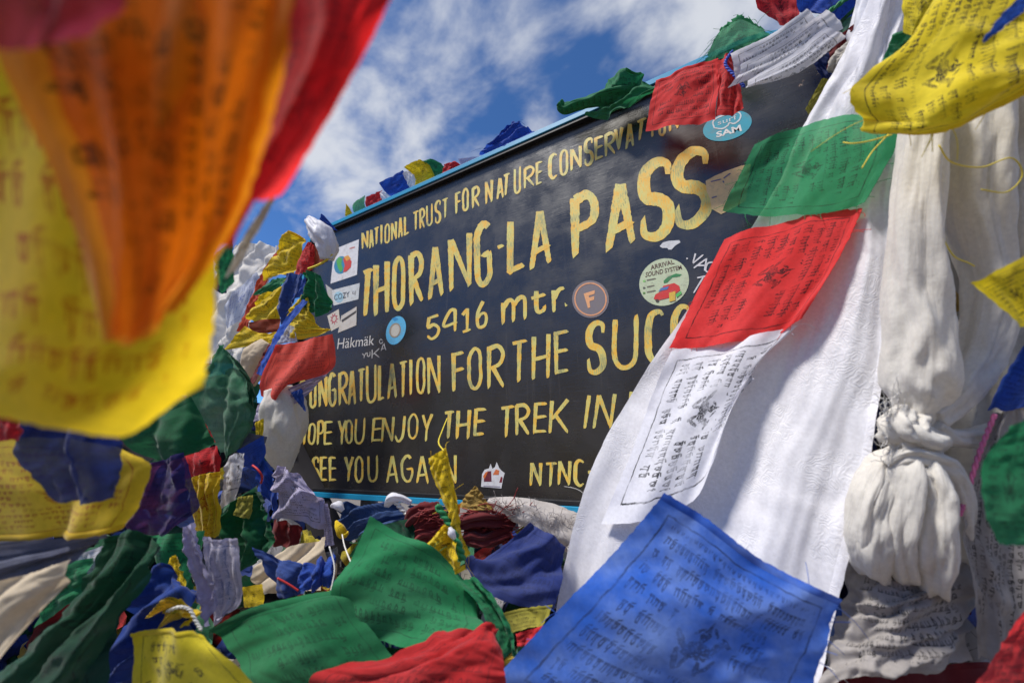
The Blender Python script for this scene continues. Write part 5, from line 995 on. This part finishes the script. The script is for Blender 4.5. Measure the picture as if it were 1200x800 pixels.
for k in range(120):
    t = fr.random(); x = 575 + 110 * t + fr.uniform(-6, 6); y = 588 + 36 * t + fr.uniform(-14, 14) * (.5 + t); a = fr.uniform(0, 6.28); pts = []
    for q in range(6): pts.append(W(x, y, .93 - .05 * t - .012 - .003 * q)); a += fr.uniform(-1, 1); x += math.cos(a) * 3; y += math.sin(a) * 3
    add_tube(vs, fs, pts, [.0006] * 6, 3)
o = mesh_obj('fluff', vs, fs, simple('fluff_grey', (.4, .36, .35)), parent=gr_); o['kind'] = 'stuff'
cord('frayed white cord lying across the blue cloths under the frame', thr_w, [(455, 584, .99), (463, 588, .97), (475, 600, .96), (495, 612, .95), (515, 620, .94)], r=.0035, twist=.7, n=60)
gathered('grey white rag tied to the lower blue frame', silkp, [(453, 592, .98, 3), (458, 584, .97, 6), (468, 583, .97, 5), (482, 589, .97, 3)], pleats=4, pamp=.35, name='rag', cat='rag', n=24, k=30)
flag('navy prayer flag with its corner up between the green flag and the white scarf', cloth_mat('navy_front', (.022, .04, .19), seed=46, rows=9, cols=22, figure=0, inkf=.4, fade=.4, fade_col=(.10, .12, .28)), [
    [(622, 611, .80), (640, 622, .79), (664, 640, .78)], [(590, 636, .78), (622, 650, .76), (660, 665, .76)], [(556, 655, .74), (600, 675, .72), (655, 690, .73)], [(544, 652, .72), (580, 700, .69), (650, 716, .71)]],
    folds=[(1.5, .010, 40)], crumple=.007, cs=3.5, res=(46, 44), hem='l', group=BG, rot=2)
flag('olive yellow printed strip under the navy flag', olive, [[(586, 718, .68), (615, 712, .68), (648, 708, .68)], [(588, 730, .67), (618, 724, .67), (642, 722, .67)], [(598, 742, .66), (618, 735, .66), (634, 734, .66)]], crumple=.004, res=(34, 16), group=BG)
flag('pink and red scrap just below the olive strip', red, quad((604, 742, .64), (640, 732, .64), (625, 755, .63), (606, 758, .63)), crumple=.008, res=SM, group=BG)
flag('navy prayer flag lying flat under the frame at the left', cloth_mat('blue_dull', (.03, .07, .20), seed=47, inkf=.4), [[(392, 588, 1.06), (430, 590, 1.04), (475, 592, 1.02)], [(395, 610, 1.03), (430, 606, 1.0), (475, 602, .99)], [(405, 635, 1.0), (430, 622, .98), (480, 615, .97)]], folds=[(3, .016, 60)], crumple=.016, res=(40, 28), group=BG)
flag('dull blue crumpled prayer flag right under the lower frame', cloth_mat('blue_dull', BLU), [[(478, 592, 1.0), (500, 592, .99), (530, 594, .98)], [(480, 600, .99), (505, 602, .98), (528, 604, .97)]], folds=[(3, .012, 30)], crumple=.012, res=(30, 18), group=BG)
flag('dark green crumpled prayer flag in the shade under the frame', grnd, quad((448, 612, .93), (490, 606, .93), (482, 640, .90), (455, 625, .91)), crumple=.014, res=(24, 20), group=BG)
gathered('small yellow cap of cloth with a red tip under the frame', yel, [(394, 610, .95, 1.5), (398, 618, .94, 5), (402, 626, .94, 5), (408, 624, .94, 2)], pleats=3, pamp=.3, name='prayer_flag', cat='prayer flag', group=BG, n=18, k=24)
gathered('small white cap of cloth beside the lower left corner of the frame', silkp, [(390, 592, 1.0, 3), (396, 592, .99, 5.5), (402, 598, .99, 3)], pleats=3, pamp=.2, name='rag', cat='rag', n=16, k=24)
cord('thin pale cord hanging in front of the green flag tip', thr_w, [(401, 626, .80), (404, 640, .72), (412, 660, .66), (423, 679, .62)], r=.0011, n=30)
flag('cream cloth hanging in a wide fold left of the large green flag', cream, [[(318, 652, .86), (345, 640, .85), (382, 628, .85)], [(298, 668, .85), (335, 665, .82), (380, 655, .83)], [(290, 690, .84), (325, 695, .80), (378, 690, .81)]], folds=[(2, .012, 40)], crumple=.008, res=(36, 28), name='cloth', cat='cloth')
flag('mid blue prayer flag corner lying on the cream cloth', cloth_mat('mid_blue', BLU), [[(297, 640, .78), (325, 652, .77), (362, 662, .77)], [(310, 665, .77), (330, 672, .75), (360, 680, .76)], [(322, 700, .75), (338, 700, .74), (356, 695, .75)]], folds=[(1.5, .010, 30)], crumple=.008, res=(34, 28), group=BG)
flag('small royal blue ruffle right of the cream cloth', blu, [[(355, 662, .74), (372, 655, .74), (392, 650, .75)], [(352, 680, .73), (372, 672, .71), (394, 668, .73)], [(356, 692, .72), (372, 692, .71), (392, 685, .72)]], folds=[(2.5, .012, 10)], crumple=.012, res=(30, 26), group=BG)
cord('red cord across the blue flag corner', thr_r, [(325, 677, .73), (338, 684, .73), (350, 692, .73)], r=.0018, n=20)
flag('small yellow printed scrap beneath the cream cloth', yel, quad((283, 688, .76), (308, 684, .76), (308, 710, .75), (285, 712, .75)), crumple=.005, res=SM, group=BG)
flag('dark red prayer flag in the shade below the lavender one', maroon, quad((318, 605, 1.0), (352, 618, .99), (346, 642, .98), (312, 640, .99)), folds=[(2, .01, 0)], crumple=.01, res=SM, group=BG)
cord('white string hanging down through the middle of the left heap', thr_w, [(386, 640, .72), (392, 665, .70), (388, 690, .68), (382, 712, .66)], r=.0013, n=30)
# ---- flags close to the camera, upper left
flag('near yellow prayer flag with a rounded lower edge filling the left side', yeln, [
    [(-60, -60, .21), (0, -60, .20), (70, -60, .20), (150, -40, .21), (230, 60, .22)],
    [(-60, 120, .20), (10, 120, .19), (80, 130, .19), (165, 190, .20), (250, 260, .22)],
    [(-60, 290, .20), (20, 290, .18), (105, 320, .18), (185, 335, .19), (254, 350, .21)],
    [(-60, 430, .20), (20, 430, .18), (105, 440, .18), (180, 430, .19), (250, 412, .21)],
    [(-60, 476, .21), (15, 484, .20), (80, 504, .195), (150, 514, .20), (236, 455, .21)]],
    folds=[(1.2, .004, 40)], crumple=.002, cs=2.5, res=(56, 56), group=NG, rot=0)
flag('near orange prayer flag fading to a point over the yellow one', orng, [
    [(-40, -60, .155), (70, -60, .15), (190, -60, .145), (290, -60, .15), (352, -60, .155)],
    [(0, 60, .155), (95, 60, .145), (195, 60, .14), (270, 60, .145), (336, 60, .155)],
    [(55, 180, .16), (125, 180, .15), (195, 180, .145), (250, 180, .15), (308, 170, .16)],
    [(100, 300, .165), (145, 300, .155), (192, 300, .155), (238, 292, .16), (275, 262, .165)],
    [(128, 398, .165), (140, 404, .16), (156, 402, .16), (185, 378, .16), (225, 335, .165)]],
    folds=[(2.2, .003, 5)], crumple=.0015, cs=2.5, res=(60, 56), group=NG, rot=1)
flag('near red prayer flag sweeping diagonally from the top edge beside the orange one', redn, [
    [(300, -60, .185), (375, -60, .18), (430, -60, .18), (495, -60, .185)],
    [(300, 40, .185), (370, 40, .18), (405, 40, .175), (440, 25, .185)],
    [(285, 130, .19), (340, 125, .18), (372, 120, .18), (402, 95, .185)],
    [(265, 200, .195), (310, 200, .185), (335, 192, .185), (362, 168, .19)],
    [(235, 300, .20), (258, 290, .195), (282, 262, .195), (322, 224, .20)]],
    folds=[(1.5, .003, 0)], crumple=.0015, cs=2.5, res=(44, 56), group=NG, rot=1)
flag('near rust red sheer prayer flag layered over the lower half of the orange one', rustn, [
    [(30, -60, .145), (120, -60, .14), (220, -60, .137), (330, -60, .14)], [(50, 95, .145), (130, 100, .14), (210, 110, .137), (312, 110, .14)], [(84, 190, .148), (140, 205, .142), (205, 205, .14), (292, 200, .145)], [(110, 290, .15), (150, 300, .145), (200, 296, .145), (268, 262, .15)], [(132, 385, .152), (145, 396, .15), (165, 390, .15), (205, 345, .152)]],
    folds=[(1.8, .0025, 8)], crumple=.0015, cs=2.5, res=(46, 46), group=NG, rot=1)
flag('near purple prayer flag across the top left corner', purp, [[(-60, -60, .13), (40, -60, .125), (140, -60, .125)], [(-60, 10, .13), (40, 8, .125), (132, 5, .125)], [(-60, 68, .135), (20, 56, .13), (100, 45, .13)]], folds=[(2, .002, 0)], crumple=.0015, cs=2.5, res=(34, 26), group=NG)
flag('pale hem of cloth hanging along the edge of the near red flag', ivoryd, [[(322, 222, .30), (330, 212, .30)], [(290, 268, .30), (306, 262, .30)], [(262, 328, .31), (276, 318, .31)]], crumple=.002, res=(10, 30), name='cloth', cat='cloth')
flag('dark green prayer flag showing under the edge of the near red flag', grn, quad((250, 300, .55), (272, 280, .55), (274, 330, .56), (258, 345, .56)), crumple=.004, res=SM, group=NG)
